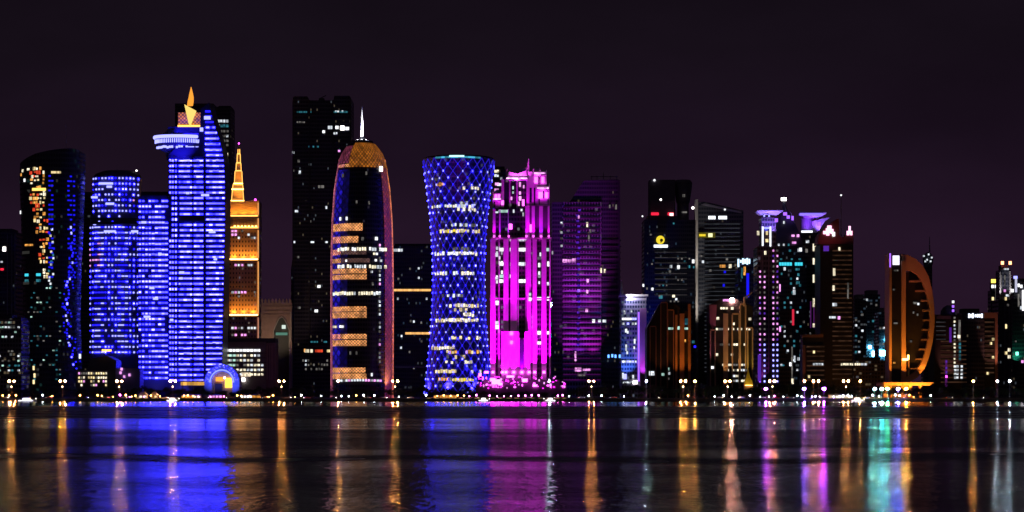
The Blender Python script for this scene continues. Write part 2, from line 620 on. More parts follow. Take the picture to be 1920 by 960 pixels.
def water_material():
    m, nt, out = newmat('bay_water')
    p = nd(nt, 'ShaderNodeBsdfAnisotropic', distribution='BECKMANN')
    p.inputs['Color'].default_value = (0.97, 0.97, 0.98, 1)
    p.inputs['Anisotropy'].default_value = ANISO
    tg = nd(nt, 'ShaderNodeCombineXYZ')
    tg.inputs[0].default_value = 1.0  # wave crests lie along the shore, so slopes run towards it
    nt.links.new(tg.outputs[0], p.inputs['Tangent'])
    df = nd(nt, 'ShaderNodeBsdfDiffuse')
    df.inputs['Color'].default_value = (0.004, 0.005, 0.008, 1)
    fr = nd(nt, 'ShaderNodeFresnel')
    fr.inputs['IOR'].default_value = 1.33
    mix = nd(nt, 'ShaderNodeMixShader')
    nt.links.new(fr.outputs[0], mix.inputs['Fac'])
    nt.links.new(df.outputs[0], mix.inputs[1])
    nt.links.new(p.outputs[0], mix.inputs[2])
    g = nd(nt, 'ShaderNodeNewGeometry')
    sp = nd(nt, 'ShaderNodeSeparateXYZ')
    nt.links.new(g.outputs['Position'], sp.inputs[0])
    X, Y, Z = sp.outputs
    # wind lanes: roughness by distance from the quay, their edges wandering a little
    mp = nd(nt, 'ShaderNodeMapping')
    mp.inputs['Scale'].default_value = (0.024, 0.006, 1)
    nt.links.new(g.outputs['Position'], mp.inputs['Vector'])
    n1 = nd(nt, 'ShaderNodeTexNoise')
    n1.inputs['Scale'].default_value = 1.0
    n1.inputs['Detail'].default_value = 3
    nt.links.new(mp.outputs[0], n1.inputs['Vector'])
    # log-distance keeps lanes readable from near to far
    ly = math_n(nt, 'LOGARITHM', math_n(nt, 'MAXIMUM', Y, 20.0), 10.0)
    near = math_n(nt, 'SUBTRACT', 3.05, ly, clamp=True)
    ly = math_n(nt, 'ADD', ly, math_n(nt, 'MULTIPLY', math_n(nt, 'MULTIPLY_ADD', n1.outputs['Fac'], 0.36, -0.18), math_n(nt, 'MULTIPLY', near, near)))
    fac = math_n(nt, 'DIVIDE', math_n(nt, 'SUBTRACT', ly, 1.8), 1.4, clamp=True)
    cr = nd(nt, 'ShaderNodeValToRGB')
    cr.color_ramp.interpolation = 'LINEAR'
    lanes = LANES
    els = cr.color_ramp.elements

    def pos(d):
        return min(1, max(0, (math.log10(d) - 1.8) / 1.4))
    els[0].position, els[0].color = 0.0, (lanes[0][1],) * 3 + (1,)
    els[1].position, els[1].color = 1.0, (lanes[-1][1],) * 3 + (1,)
    for d, r in lanes[1:-1]:
        k = els.new(pos(d))
        k.color = (r, r, r, 1)
    nt.links.new(fac, cr.inputs['Fac'])
    # cat's-paws: irregular puffs of wind roughen the lanes unevenly
    mp = nd(nt, 'ShaderNodeMapping')
    mp.inputs['Scale'].default_value = (0.03, 0.05, 1)
    nt.links.new(g.outputs['Position'], mp.inputs['Vector'])
    n2 = nd(nt, 'ShaderNodeTexNoise')
    n2.inputs['Scale'].default_value = 1.0
    n2.inputs['Detail'].default_value = 4
    nt.links.new(mp.outputs[0], n2.inputs['Vector'])
    puff = math_n(nt, 'MULTIPLY_ADD', n2.outputs['Fac'], 0.9, 0.55)
    nt.links.new(math_n(nt, 'MULTIPLY', cr.outputs['Color'], puff), p.inputs['Roughness'])
    # ripples: long-crested wavelets
    bumps = None
    for (sx, sy, dist, off) in ((0.42, 0.22, 0.1, 0), (1.15, 0.36, 0.055, 37)):
        mp = nd(nt, 'ShaderNodeMapping')
        mp.inputs['Scale'].default_value = (sx, sy, 1)
        mp.inputs['Location'].default_value = (off, off * 2, 0)
        mp.inputs['Rotation'].default_value = (0, 0, R(4))
        nt.links.new(g.outputs['Position'], mp.inputs['Vector'])
        n = nd(nt, 'ShaderNodeTexNoise')
        n.inputs['Scale'].default_value = 1.0
        n.inputs['Detail'].default_value = 2
        nt.links.new(mp.outputs[0], n.inputs['Vector'])
        b = nd(nt, 'ShaderNodeBump')
        b.inputs['Distance'].default_value = dist
        # the chop dies away towards the sheltered quay
        fade = math_n(nt, 'DIVIDE', 150.0, math_n(nt, 'MAXIMUM', Y, 60.0))
        nt.links.new(math_n(nt, 'MINIMUM', math_n(nt, 'POWER', fade, 1.4), 1.0), b.inputs['Strength'])
        nt.links.new(n.outputs['Fac'], b.inputs['Height'])
        if bumps:
            nt.links.new(bumps.outputs[0], b.inputs['Normal'])
        bumps = b
    nt.links.new(bumps.outputs[0], p.inputs['Normal'])
    nt.links.new(mix.outputs[0], out.inputs['Surface'])
    return m


# (distance in metres, roughness): breeze lanes alternate with slicks
ANISO = 0.8
LANES = [(60, 0.06), (130, 0.07), (170, 0.084), (181, 0.104), (193, 0.108), (203, 0.088), (216, 0.088), (226, 0.12), (330, 0.12), (345, 0.08), (485, 0.078), (497, 0.16), (950, 0.16), (985, 0.06), (1600, 0.055)]
LANES = [(60, 0.108), (170, 0.1), (181, 0.14), (193, 0.15), (203, 0.098), (216, 0.098), (226, 0.14), (330, 0.14), (345, 0.09), (485, 0.088), (497, 0.19), (950, 0.19), (985, 0.07), (1600, 0.06)]
LANES = [(60, 0.112), (178, 0.108), (184, 0.2), (193, 0.2), (199, 0.11), (216, 0.11), (224, 0.16), (330, 0.16), (345, 0.105), (485, 0.1), (497, 0.21), (950, 0.21), (985, 0.08), (1600, 0.07)]
LANES = [(60, 0.15), (178, 0.15), (184, 0.26), (193, 0.26), (199, 0.15), (216, 0.15), (224, 0.21), (330, 0.21), (345, 0.14), (485, 0.13), (497, 0.28), (950, 0.28), (985, 0.10), (1600, 0.08)]
mb = MB()
mb.add([(-4000, -300, 0), (4000, -300, 0), (4000, SHORE + 2, 0), (-4000, SHORE + 2, 0)], [(0, 1, 2, 3)])
tag(mb.build('water', water_material()), 'dark calm bay streaked with coloured reflections of the towers', 'water', kind='structure')

# land behind the quay
mb = MB()
mb.add([(-9000, SHORE + 1.2, GZ), (9000, SHORE + 1.2, GZ), (9000, 16000, GZ), (-9000, 16000, GZ)], [(0, 1, 2, 3)])
tag(mb.build('ground', plain('paved_ground', (0.07, 0.06, 0.05), 0.85, scale=0.02)), 'dark paved waterfront land under the towers', 'ground', kind='structure')
mb = MB()
mb.add([(-2500, SHORE + 22, GZ + 0.01), (2500, SHORE + 22, GZ + 0.01), (2500, SHORE + 38, GZ + 0.01), (-2500, SHORE + 38, GZ + 0.01)], [(0, 1, 2, 3)])
tag(mb.build('road', plain('asphalt', (0.05, 0.05, 0.052), 0.8)), 'dark corniche road running along the waterfront', 'road', kind='structure')
mb = MB()
mb.box(-2500, 2500, SHORE, SHORE + 1.2, -1.5, GZ + 0.1)
q = mb.build('quay_wall', plain('quay_stone', (0.3, 0.27, 0.22), 0.85, scale=0.3))
tag(q, 'low stone quay wall along the far edge of the bay', 'quay wall')
mb = MB()
x = -2500
while x < 2500:
    mb.box(x, x + 5.8, SHORE - 0.25, SHORE + 1.45, GZ + 0.1, GZ + 0.3)
    x += 6.0
mb.build('coping', plain('coping_stone', (0.38, 0.35, 0.3), 0.8), q)
rnd = random.Random(11)


def jit(a):
    return rnd.uniform(-a, a)


def scatter(b, px0, px1, py0, py1, n, w, h, mats, y=0.0, grid=(7, 9), name='window'):
    """n lit rooms on the window grid of a flat front."""
    seen = set()
    nx, ny = max(1, int((px1 - px0) / grid[0])), max(1, int((py1 - py0) / grid[1]))
    for _ in range(n):
        i, j = rnd.randrange(nx), rnd.randrange(ny)
        if (i, j) in seen:
            continue
        seen.add((i, j))
        b.lit(px0 + (i + 0.5) * grid[0], py0 + (j + 0.5) * grid[1], w, h, rnd.choice(mats), name, y)


def row(b, px0, px1, py, pitch, w, h, mats, p=0.9, y=0.0, name='window'):
    x = px0 + pitch / 2
    while x < px1:
        if rnd.random() < p:
            b.lit(x, py, w, h, rnd.choice(mats), name, y)
        x += pitch


def mast(b, px, py0, py1, r=0.5, y=8.0, mat=None, name='mast', tip=None):
    x = b.X(px, y)
    m = MB().tube((x, y, b.Z(py0, y)), (x, y, b.Z(py1, y)), r, r * 0.35)
    o = b.part(name, m, mat or STEEL)
    if tip:
        b.part('beacon', MB().ball((x, y, b.Z(py1, y)), 0.8), tip, o)
    return o


# ---- far left edge
b = B('office_tower', 'dark narrow tower at the left edge with one white and one red light', 'tower', 5, 1950)
b.block(-60, 29, 434, 40, F_DARK)
b.part('roof', MB().box(b.X(-50), b.X(20), 6, 30, b.Z(434), b.Z(428)), DARKER)
b.lit(8, 467, 6, 8, HOT_WHITE, 'beacon')
b.lit(4, 505, 6, 4, S_RED, 'beacon')
b.lit(3, 491, 4, 3, W_WHITE)
b.fins((14, 22, 28), 440, 720, STEEL, 0.7)
b.done()

b = B('office_block', 'low office block with dim greenish window rows at the far left', 'building', 12, 1800)
b.block(-70, 40, 597, 30, F_OFFICE)
b.slabs(-70, 40, [597, 612, 627, 642, 657, 672, 687, 702], DARK, depth=30)
b.block(-40, 22, 590, 20, DARKER, 'roof', 5, 599)
scatter(b, -4, 38, 600, 700, 34, 4, 3.2, [W_MINT, W_TEAL, W_WHITE, W_DIM], grid=(6, 9))
b.done()

# ---- twisted dark tower with a sloping top
b = B('curved_tower', 'dark waisted tower with a sloping rounded top, gold windows and blue edge lights', 'tower', 90, 1850)
Lt = [(285, 29), (330, 28), (420, 31), (520, 34), (600, 36), (660, 40), (722, 44)]
Rt = [(285, 150), (330, 149), (420, 146), (520, 141), (600, 140), (660, 142), (722, 144)]
DEP = 42.0


def zt(x):
    px = CX + (x + b.x0) * F / b.D
    return b.Z(edge([(27, 309), (33, 303), (45, 297), (62, 289), (85, 283), (110, 279), (132, 277), (143, 278.5), (149, 284)], px))


rings = []
for py in (748, 722, 690, 660, 630, 600, 570, 540, 500, 460, 420, 375, 330):
    rings.append(oval(b.X(edge(Lt, py)), b.X(edge(Rt, py)), DEP, b.Z(py)))
rings.append(oval(b.X(29), b.X(149.5), DEP, 0, zf=zt))
rings.append(oval(b.X(33), b.X(147), DEP * 0.94, 0, zf=lambda x: zt(x) - 2.5))
mb = MB().loft(rings)
wall = b.part('wall', mb, facade('twisted_glass', (0.016, 0.022, 0.03), (0.035, 0.045, 0.05), 2.4, 4.6, 0.06, (0.15, 0.6, 0.55), 0.12, lit2=(0.8, 0.8, 0.7)))


def on_curve(px, py, w, h, mat, name='window'):
    xl, xr = b.X(edge(Lt, py)), b.X(edge(Rt, py))
    x = b.X(px)
    y = oval_front(xl, xr, DEP, x)
    e_ = 0.5
    rz = math.atan2(oval_front(xl, xr, DEP, min(x + e_, xr)) - oval_front(xl, xr, DEP, max(x - e_, xl)), 2 * e_)
    # the surface behind the first metres lies further away: keep the photo position
    b.lit_at(x * (1 + y / b.D), y, b.Z(py), w * b.k, h * b.k, mat, name, max(-1.2, min(1.2, rz)))


for py in range(316, 520, 7):
    for px in range(58, 92, 6):
        c = edge([(316, 72), (400, 72), (440, 82), (520, 86)], py)
        wd = edge([(316, 16), (400, 14), (520, 9)], py)
        if abs(px - c) < wd and rnd.random() < 0.62:
            on_curve(px + jit(1.5), py + jit(1), rnd.choice([3, 4, 5]), rnd.choice([3, 4, 6]), rnd.choice([W_AMBER, W_WARM, W_AMBER, W_CREAM, W_RED]))
for px, py, w_, h_, m_ in ((73, 355, 26, 5, GOLD), (66, 372, 10, 6, W_AMBER), (72, 323, 8, 7, W_RED), (70, 385, 8, 8, W_RED), (53, 459, 18, 3.5, W_AMBER), (105, 323, 18, 4, W_WARM), (40, 319, 4, 5, W_CREAM), (52, 317, 5, 4, W_CREAM), (44, 337, 4, 6, W_BRIGHT), (33, 396, 5, 6, W_BRIGHT), (36, 326, 3, 5, W_AMBER), (60, 331, 4, 6, W_CREAM)):
    on_curve(px, py, w_, h_, m_)
for py in (515, 526):
    for px in (46, 50, 70, 74):
        on_curve(px, py, 4.5, 5, W_TEAL if py == 526 else S_CYAN)
for py in range(330, 520, 9):
    for px in (93, 98):
        if rnd.random() < 0.75:
            on_curve(px, py, 4, 3, LED_BLUE_DEEP, 'led_line')
    for px in (127, 131, 136):
        if rnd.random() < 0.6:
            on_curve(px, py, 4, 3, LED_BLUE_DEEP, 'led_line')
sw = [(425, 134), (470, 133), (500, 130), (540, 126), (580, 122), (620, 127), (660, 134), (700, 138)]
for py in range(425, 690, 6):
    px = edge(sw, py)
    on_curve(px + jit(4), py + jit(2), 3.0, rnd.choice([2.5, 4, 5]), rnd.choice([LED_BLUE, LED_ICE, LED_BLUE_SOFT, LED_BLUE_SOFT, LED_BLUE_DEEP]), 'led_line')
    if py > 470 and rnd.random() < 0.6:
        on_curve(px + 7 + jit(2), py, 3, 3, LED_BLUE_DEEP, 'led_line')
    if py > 520 and rnd.random() < 0.5:
        on_curve(px - 6 + jit(2), py, 3, 3, LED_BLUE_DEEP, 'led_line')
for py in range(600, 716, 5):
    on_curve(43 + jit(1.5), py, 4, 4.6, rnd.choice([LED_BLUE_SOFT, LED_BLUE, LED_BLUE_SOFT]), 'led_line')
for py in range(540, 720, 9):
    for px in range(52, 118, 6):
        if rnd.random() < 0.2:
            on_curve(px, py, 3.5, 2.5, rnd.choice([W_TEAL, W_TEAL, W_MINT, W_DIM]))
for py in range(430, 540, 6):
    if rnd.random() < 0.7:
        on_curve(97 + jit(6), py, 3.5, 4, rnd.choice([W_TEAL, W_WHITE, W_CREAM, LED_BLUE_DEEP]))
for px, py in ((62, 690), (64, 704), (62, 716)):
    on_curve(px, py, 4, 8, W_WARM)
mast(b, 124, 280, 232, 0.25)
b.done()

b = B('office_tower', 'unlit slab tower between the waisted dark tower and the sparkling blue tower', 'tower', 156, 2250)
b.block(136, 178, 372, 40, F_DARK)
b.block(140, 170, 360, 28, DARK, 'roof', 6, 374)
b.slabs(136, 178, range(380, 720, 34), DARKER, depth=40)
b.done()

# ---- sparkling blue round-topped tower
b = B('led_tower', 'blue round-topped tower sparkling with scattered white and blue points of light', 'tower', 213, 1900)
BW = plain('led_tower_wall', (0.16, 0.16, 0.42), 0.5)
for (l_, r_, t0, t1, nm) in ((163, 261, 402, 748, 'wall'), (168, 259, 330, 402, 'upper_wall')):
    rr = [oval(b.X(l_), b.X(r_), 34, b.Z(t1)), oval(b.X(l_), b.X(r_), 34, b.Z(t0))]
    b.part(nm, MB().loft(rr), BW)
rr = [oval(b.X(168), b.X(259), 34, b.Z(330)), oval(b.X(174), b.X(256), 32, b.Z(324)), oval(b.X(190), b.X(248), 28, b.Z(319))]
b.part('roof', MB().loft(rr), DARKER)
b.slabs(172, 254, [411, 418], DARKER, out=0.8, h=2.2, depth=34, y=-0.2, name='plant_floor')
mast(b, 256, 332, 320, 0.5, tip=HOT_WHITE)
mast(b, 220, 320, 314, 0.3)
col = 0
for px_ in [166 + 6.4 * i for i in range(15)]:
    for j in range(33):
        py = 334 + 10.2 * j
        if py > 668:
            continue
        if py < 402 and not (170 < px_ < 258):
            continue
        if 405 < py < 424 and rnd.random() < 0.75:
            continue
        l_, r_ = (163, 261) if py > 402 else (168, 259)
        xl, xr = b.X(l_), b.X(r_)
        x = b.X(px_ + jit(0.6))
        y = oval_front(xl, xr, 34, x)
        rz = math.atan2(oval_front(xl, xr, 34, min(x + .5, xr)) - oval_front(xl, xr, 34, max(x - .5, xl)), 1.0)
        t = rnd.random()
        pink = (px_ > 243 and 365 < py < 415) or (px_ < 190 and 450 < py < 505)
        band = int(px_ / 22) % 2 == 0 and py > 425
        if t < 0.12 and not band:
            continue
        mt = LED_ICE if t > 0.66 else (LED_BLUE_SOFT if t < 0.3 else LED_BLUE)
        if pink and t > 0.4:
            mt = LED_PINK if t > 0.92 else W_PINK
        w_ = 5.4 if band else 2.7
        b.lit_at(x, y, b.Z(py), w_ * b.k, (2.2 if band else 3.0) * b.k, mt, 'led_point', max(-1.2, min(1.2, rz)), 0.7)
for px, py, w_ in ((199, 344, 26), (206, 382, 16), (177, 370, 12), (205, 350, 10), (180, 420, 10), (206, 434, 22), (252, 434, 14)):
    b.lit(px, py, w_, 4, LED_ICE, 'led_bar', y=-0.3 if 180 < px < 245 else 3)
b.done()

b = B('hotel_podium', 'low dark building with three rows of small warm windows below the sparkling blue tower', 'building', 180, 1770)
b.block(143, 200, 694, 24, plain('podium_wall', (0.12, 0.1, 0.1), 0.7))
b.part('roof', MB().prism_xz([(b.X(160), b.Z(694)), (b.X(168), b.Z(672)), (b.X(200), b.Z(667)), (b.X(216), b.Z(676)), (b.X(216), b.Z(748)), (b.X(200.5), b.Z(748)), (b.X(200.5), b.Z(694))], 4, 28), DARK)
for j, py in enumerate((700, 708, 715, 722)):
    row(b, 146, 199, py, 4.6, 3, 4, [W_CREAM, W_WARM, W_DIM, W_PINK], 0.8 - 0.1 * j)
b.lit(150, 668, 4, 9, W_WHITE)
b.lit(200, 657, 18, 4, GOLD, 'sign')
for px, py in ((226, 699), (233, 706), (243, 703), (228, 692)):
    b.lit(px, py, 4, 5, W_PINK, 'lamp', y=2)
b.slabs(143, 200, [696], STONE, out=0.5)
b.block(216.5, 262, 690, 20, plain('blue_podium', (0.2, 0.2, 0.35), 0.6), 'annex', 3)
b.done()

# ---- blue hotel tower with the saucer
b = B('hotel_tower', 'tall blue striped hotel tower with a disc-shaped lounge and golden flame on top', 'tower', 350, 1850)
Rr = [(192, 392), (205, 395), (222, 400), (240, 405), (258, 411), (278, 416), (300, 420), (340, 422), (420, 422), (560, 419), (640, 417), (748, 416)]
poly = [(316.5, 748), (316.5, 290), (330, 276), (372, 276), (375, 250), (376, 205)] + [(p, q) for q, p in Rr]
mb = MB().prism_xz([(b.X(p), b.Z(q)) for p, q in poly], 0.0, 36.0)
b.part('wall', mb, BLUEWALL)
pol2 = [(258.5, 748), (258.5, 372), (266, 366), (312, 366), (316.2, 372), (316.2, 748)]
wing = b.part('wing', MB().prism_xz([(b.X(p), b.Z(q)) for p, q in pol2], 1.5, 30.0), BLUEWALL)
b.part('wing_roof', MB().box(b.X(262), b.X(313), 6, 26, b.Z(366), b.Z(358)), DARKER, wing)
# storeys: a ledge each, an LED strip in front of it
mb = MB()
j = 0
py = 291.0
while py < 714:
    r_ = edge(Rr, py)
    mb.box(b.X(316.5) - 0.2, b.X(r_) - 0.6, -0.8, 0.5, b.Z(py + 2.6), b.Z(py + 2.0))
    odd = 0.94 if not (300 < py < 306) else 0.3
    gap = 370 < py < 442
    if py > 296:
        for px in (319.5, 324.5):
            if not gap or px > 322:
                b.lit(px, py, 3.4, 4.0, LED_BLUE, 'led_point', d=1.0)
        b.lit(330, py, 3.0, 4.0, LED_BLUE, 'led_point', d=1.0)
        dark = 405 < py < 418 or 484 < py < 492
        if not dark:
            b.lit(349 if not gap else 350, py, 27 if not gap else 25, 3.0, LED_BLUE, 'led_strip', d=1.0)
            b.lit(372.5, py, 17, 3.2, LED_BLUE, 'led_strip', d=1.0)
    b.lit((386 + r_) / 2, py, r_ - 388, 2.8, LED_BLUE, 'led_strip', d=1.0)
    py += 10.05
for py in (207, 216, 227, 237, 247, 258, 268, 279):
    r_ = edge(Rr, py)
    b.lit((381 + r_) / 2 + 1.5, py + 2, r_ - 386, 3.2, LED_BLUE if py > 230 else LED_BLUE_SOFT, 'led_strip', d=1.0)
b.part('ledge', mb, BLUEWALL)
py = 377.0
while py < 714:
    for i in range(9):
        px = 262.5 + i * 6.2
        if rnd.random() < 0.94:
            b.lit(px, py, 3.8 if i < 4 else 5.2, 3.1, LED_BLUE, 'led_point', y=1.5, d=1.0)
    py += 10.05
for px, py in ((270, 417), (300, 476), (285, 540), (292, 560), (352, 362), (386, 366), (341, 511), (340, 522), (382, 366), (398, 435), (404, 486), (322, 600), (276, 594)):
    b.lit(px, py, rnd.choice([6, 9, 12]), 4, LED_ICE, 'window', d=1.4, y=0 if px > 316 else 1.5)
b.lit(389, 221, 12, 6, LED_ICE, 'window', d=1.4)
b.lit(378, 243, 6, 7, LED_ICE, 'window', d=1.4)
b.fins((383.5, 327.2, 361.5), 292, 716, DARK, 0.9, 1.4)
# the disc lounge on its neck
cy_ = 13.0
x_c = b.X(336, cy_)
Zc = lambda p: b.Z(p, cy_)
hw = 47 * b.k
disc = b.part('disc_lounge', MB().lathe([(hw * .55, Zc(287)), (hw * .8, Zc(281)), (hw * .9, Zc(274)), (hw * .98, Zc(262)), (hw, Zc(258)), (hw * .97, Zc(256)), (hw * .6, Zc(250)), (hw * .35, Zc(238))], x_c, cy_, 64, sy=0.62), BLUEWALL)
b.part('rim_light', MB().lathe([(hw + .3, Zc(261.5)), (hw + 1.0, Zc(260)), (hw + 1.0, Zc(257)), (hw + .3, Zc(255.5))], x_c, cy_, 64, sy=0.62), LED_ICE, disc)
fb = MB()
for i in range(-16, 17):
    t = i / 16 * 1.45
    rr_ = hw * .955
    xx, yy = x_c + rr_ * math.sin(t), cy_ - rr_ * math.cos(t) * .62
    fb.box(xx - .45, xx + .45, yy - .5, yy + .2, Zc(270), Zc(262.5))
b.part('fin_light', fb, LED_ICE, disc)
fb = MB()
for i in range(-11, 12):
    t = i / 11 * 1.2
    if rnd.random() < .25:
        continue
    rr_ = hw * .9
    xx, yy = x_c + rr_ * math.sin(t), cy_ - rr_ * math.cos(t) * .62
    q = jit(1.2)
    fb.box(xx - .9, xx + .9, yy - .6, yy + .2, Zc(280 + q), Zc(276 + q))
b.part('sign', fb, LED_ICE, disc)
b.part('neck', MB().lathe([(hw * .5, Zc(300)), (hw * .55, Zc(287))], x_c, cy_, 40, sy=.6), BLUEWALL)
b.part('roof', MB().box(b.X(316, 8), b.X(376, 8), 4, 24, b.Z(262, 8), b.Z(239, 8)), BLUEWALL)
b.part('led_strip', MB().box(b.X(322, 4), b.X(372, 4), 2.8, 3.6, b.Z(252, 4), b.Z(250, 4)), LED_BLUE_SOFT)
# golden flame: a lit box, a folded diamond in front of it, a curved blade above
base = b.part('flame_base', MB().box(b.X(334, 8), b.X(376, 8), 8, 20, b.Z(238, 8), b.Z(211, 8)), screen('flame_panel', (1.0, 0.26, 0.03), 0.6, 1.6, False))
b.part('trim', MB().box(b.X(333, 7), b.X(377, 7), 7.2, 7.9, b.Z(238, 8), b.Z(234.5, 8)), GOLD, base)
D_ = [(346, 196), (368, 208), (357, 236), (354, 232)]
b.part('diamond', MB().prism_xz([(b.X(p, 6), b.Z(q, 6)) for p, q in D_], 4.5, 7.0), emit('diamond_gold', (1.0, 0.72, 0.18), 1.1))
fr = []
for py, xl, xr in ((198, 350, 361), (190, 351, 362.5), (182, 353, 362.5), (174, 354.5, 361), (168, 356, 359.5), (163, 357.3, 358.3)):
    fr.append([(b.X(xl, 8), 10, b.Z(py, 8)), (b.X((xl + xr) / 2, 8), 8, b.Z(py, 8)), (b.X(xr, 8), 10, b.Z(py, 8)), (b.X((xl + xr) / 2, 8), 12, b.Z(py, 8))])
b.part('flame_blade', MB().loft(fr), emit('flame_gold', (1.0, 0.36, 0.04), 1.15))
b.spot(336, 300, -22, 336, 262, 0, (0.03, 0.02, 1), 110000, 80)
b.spot(322, 257, -10, 345, 249, 4, (0.02, 0.015, 1), 50000, 70)
b.spot(330, 735, -22, 330, 690, 0, (0.12, 0.1, 1), 18000, 110)
b.spot(280, 735, -20, 285, 680, 0, (0.12, 0.1, 1), 13500, 110)
b.done()

b = B('office_tower', 'dark twin-topped tower rising close behind the blue hotel tower', 'tower', 385, 2250)
b.block(328, 400, 194, 40, F_DARK)
b.block(404, 432, 200, 36, F_DARK, 'side_wall', 3)
b.part('roof', MB().prism_xz([(b.X(405), b.Z(200)), (b.X(409), b.Z(196.5)), (b.X(430), b.Z(196.5)), (b.X(432), b.Z(200))], 8, 34), DARKER)
b.block(400.2, 403.8, 222, 30, DARKER, 'link', 6)
for py, n in ((227, .95), (236, .9), (246, .6), (255, .5), (264, .5), (272, .5), (281, .3), (300, .2)):
    row(b, 407, 430, py, 5.5, 4, 5 if py < 240 else 4, [W_TEAL, W_WHITE, W_WHITE] if py < 240 else [W_WHITE, W_DIM, W_DIM], n, y=2.9)
b.lit(423, 290, 9, 6, W_CREAM, y=2.9)
b.lit(390, 214, 10, 4, W_TEAL)
row(b, 378, 398, 214, 6, 4, 3, [W_TEAL], .6)
for py in (378, 388, 412, 455, 560, 612):
    b.lit(426, py, 4, 6, W_DIM if py > 400 else W_MINT, y=2.9)
b.done()

# ---- golden spire tower
b = B('spire_tower', 'slim golden tower with floodlit orange bands and a stepped pointed spire', 'tower', 458, 2000)
OW = plain('warm_stone', (0.5, 0.33, 0.2), 0.7, noise=.12)
OG = facade('warm_windows', (0.04, 0.03, 0.035), (0.5, 0.3, 0.18), 3.0, 4.4, 0.1, (0.85, 0.85, 1.0), 0.5, win=(.3, .7, .3, .75), lit2=(1, .8, .6))
for (t0, t1, nm) in ((436, 489, 'upper_wall'), (489, 594, 'middle_wall'), (594, 748, 'lower_wall')):
    b.block(430, 484, t0, 26, OG, nm, 0 if nm != 'upper_wall' else .02, t1)
b.block(431, 485, 377, 25, OW, 'crown', 1.0, 436)
led = MB()
for py in (406, 428, 487, 591.5):
    o_ = 1.8
    led.box(b.X(429.5) - .3, b.X(485.5) + .3, -o_ - .5, -.2, b.Z(py + 3.2), b.Z(py + .9))
b.part('ledge', led, OW)
for py in (404.5, 426.5, 486, 590.5):
    b.lit(457, py, 53, 2.6, GOLD_HOT if py > 450 else GOLD, 'uplight', y=-1.5, d=.5)
for py0, py1 in ((379, 404), (408, 430), (430, 485), (489, 590), (594, 640)):
    b.lit(484.2, (py0 + py1) / 2, 2.2, py1 - py0 - 2, emit('corner_gold', (1, .42, .12), .9) if py0 != 594 else emit('corner_rose', (1, .4, .25), .5), 'corner_light', y=-.4, d=.5)
b.fins([437 + 6.6 * i for i in range(7)], 409, 427, OW, 1.3, 1.0, 0.9, 'pilaster')
for i in range(7):
    b.lit(440.3 + 6.6 * i, 425, 3, 3.4, GOLD_HOT, 'uplight', y=-.2, d=.4)
rows_ = ((433, .5), (440, .4), (446, .3), (497, .35), (503, .3), (508, .25), (548, .8), (556, .35), (615, .8), (600, .4), (628, .3))
for py, p_ in rows_:
    row(b, 433, 480, py, 6, 4, 4, [W_WHITE, W_PINK, W_DIM], p_)
tiers = [(379, 357, 435.5, 458.5), (357, 346, 437, 457.5), (346, 322, 440.5, 455.5), (322, 307, 443, 453), (307, 290, 444.8, 451.4), (290, 280, 446.2, 450)]
sp_ = MB()
for (a_, t_, l_, r_) in tiers:
    d0, d1 = (r_ - l_) * b.k / 2, (r_ - l_) * b.k / 2 * .86
    xc = b.X((l_ + r_) / 2, 12)
    za, zb = b.Z(a_, 12), b.Z(t_, 12)
    sp_.loft([[(xc - d, 12 - d, z), (xc + d, 12 - d, z), (xc + d, 12 + d, z), (xc - d, 12 + d, z)] for d, z in ((d0, za), (d1, zb))])
xc = b.X(448, 12)
sp_.tube((xc, 12, b.Z(280, 12)), (xc, 12, b.Z(268, 12)), .7, .2)
spire = b.part('spire', sp_, OW)
for (a_, t_, l_, r_) in tiers:
    d0 = (r_ - l_) * b.k / 2
    xc_ = b.X((l_ + r_) / 2, 12)
    b.part('uplight', MB().box(xc_ - d0 - .5, xc_ + d0 + .5, 12 - d0 - 1.6, 12 - d0 - .7, b.Z(a_, 12) + .1, b.Z(a_, 12) + 1.0), GOLD_HOT if a_ > 330 else GOLD, spire)
    for sg in (-1, 1):
        b.part('edge_light', MB().tube((xc_ + sg * d0 * 1.0, 12 - d0 - .2, b.Z(a_, 12)), (xc_ + sg * d0 * .86, 12 - d0 * .86 - .2, b.Z(t_, 12)), .35), GOLD, spire)
b.part('beacon', MB().ball((xc, 12, b.Z(269, 12)), .9), LED_PINK, spire)
b.part('beacon', MB().ball((b.X(478), 3, b.Z(374)), 1.1), LED_PINK)
b.part('mast', MB().tube((b.X(478), 3, b.Z(378)), (b.X(478), 3, b.Z(374)), .3), STEEL)
for px in (438, 456, 474):
    b.spot(px, 404, -4, px, 390, 1, (1, .36, .03), 9000, 110)
    b.spot(px, 485, -4, px, 472, 0, (1, .4, .04), 9000, 110)
    b.spot(px, 589, -4, px, 576, 0, (1, .4, .04), 9000, 110)
b.spot(448, 383, -6, 448, 345, 8, (1, .38, .05), 40000, 60)
b.spot(448, 360, -6, 448, 310, 11, (1, .38, .05), 40000, 40)
b.done()

b = B('palace_block', 'cream palace-like building with a toothed roofline and a tall pointed arch', 'building', 518, 2080)
CS = plain('cream_stone', (0.5, 0.38, 0.3), 0.75, noise=.35, scale=.2)
x0_, x1_ = b.X(487), b.X(547)
ax0, ax1, atop, asp = b.X(513), b.X(543), b.Z(594), b.Z(620)
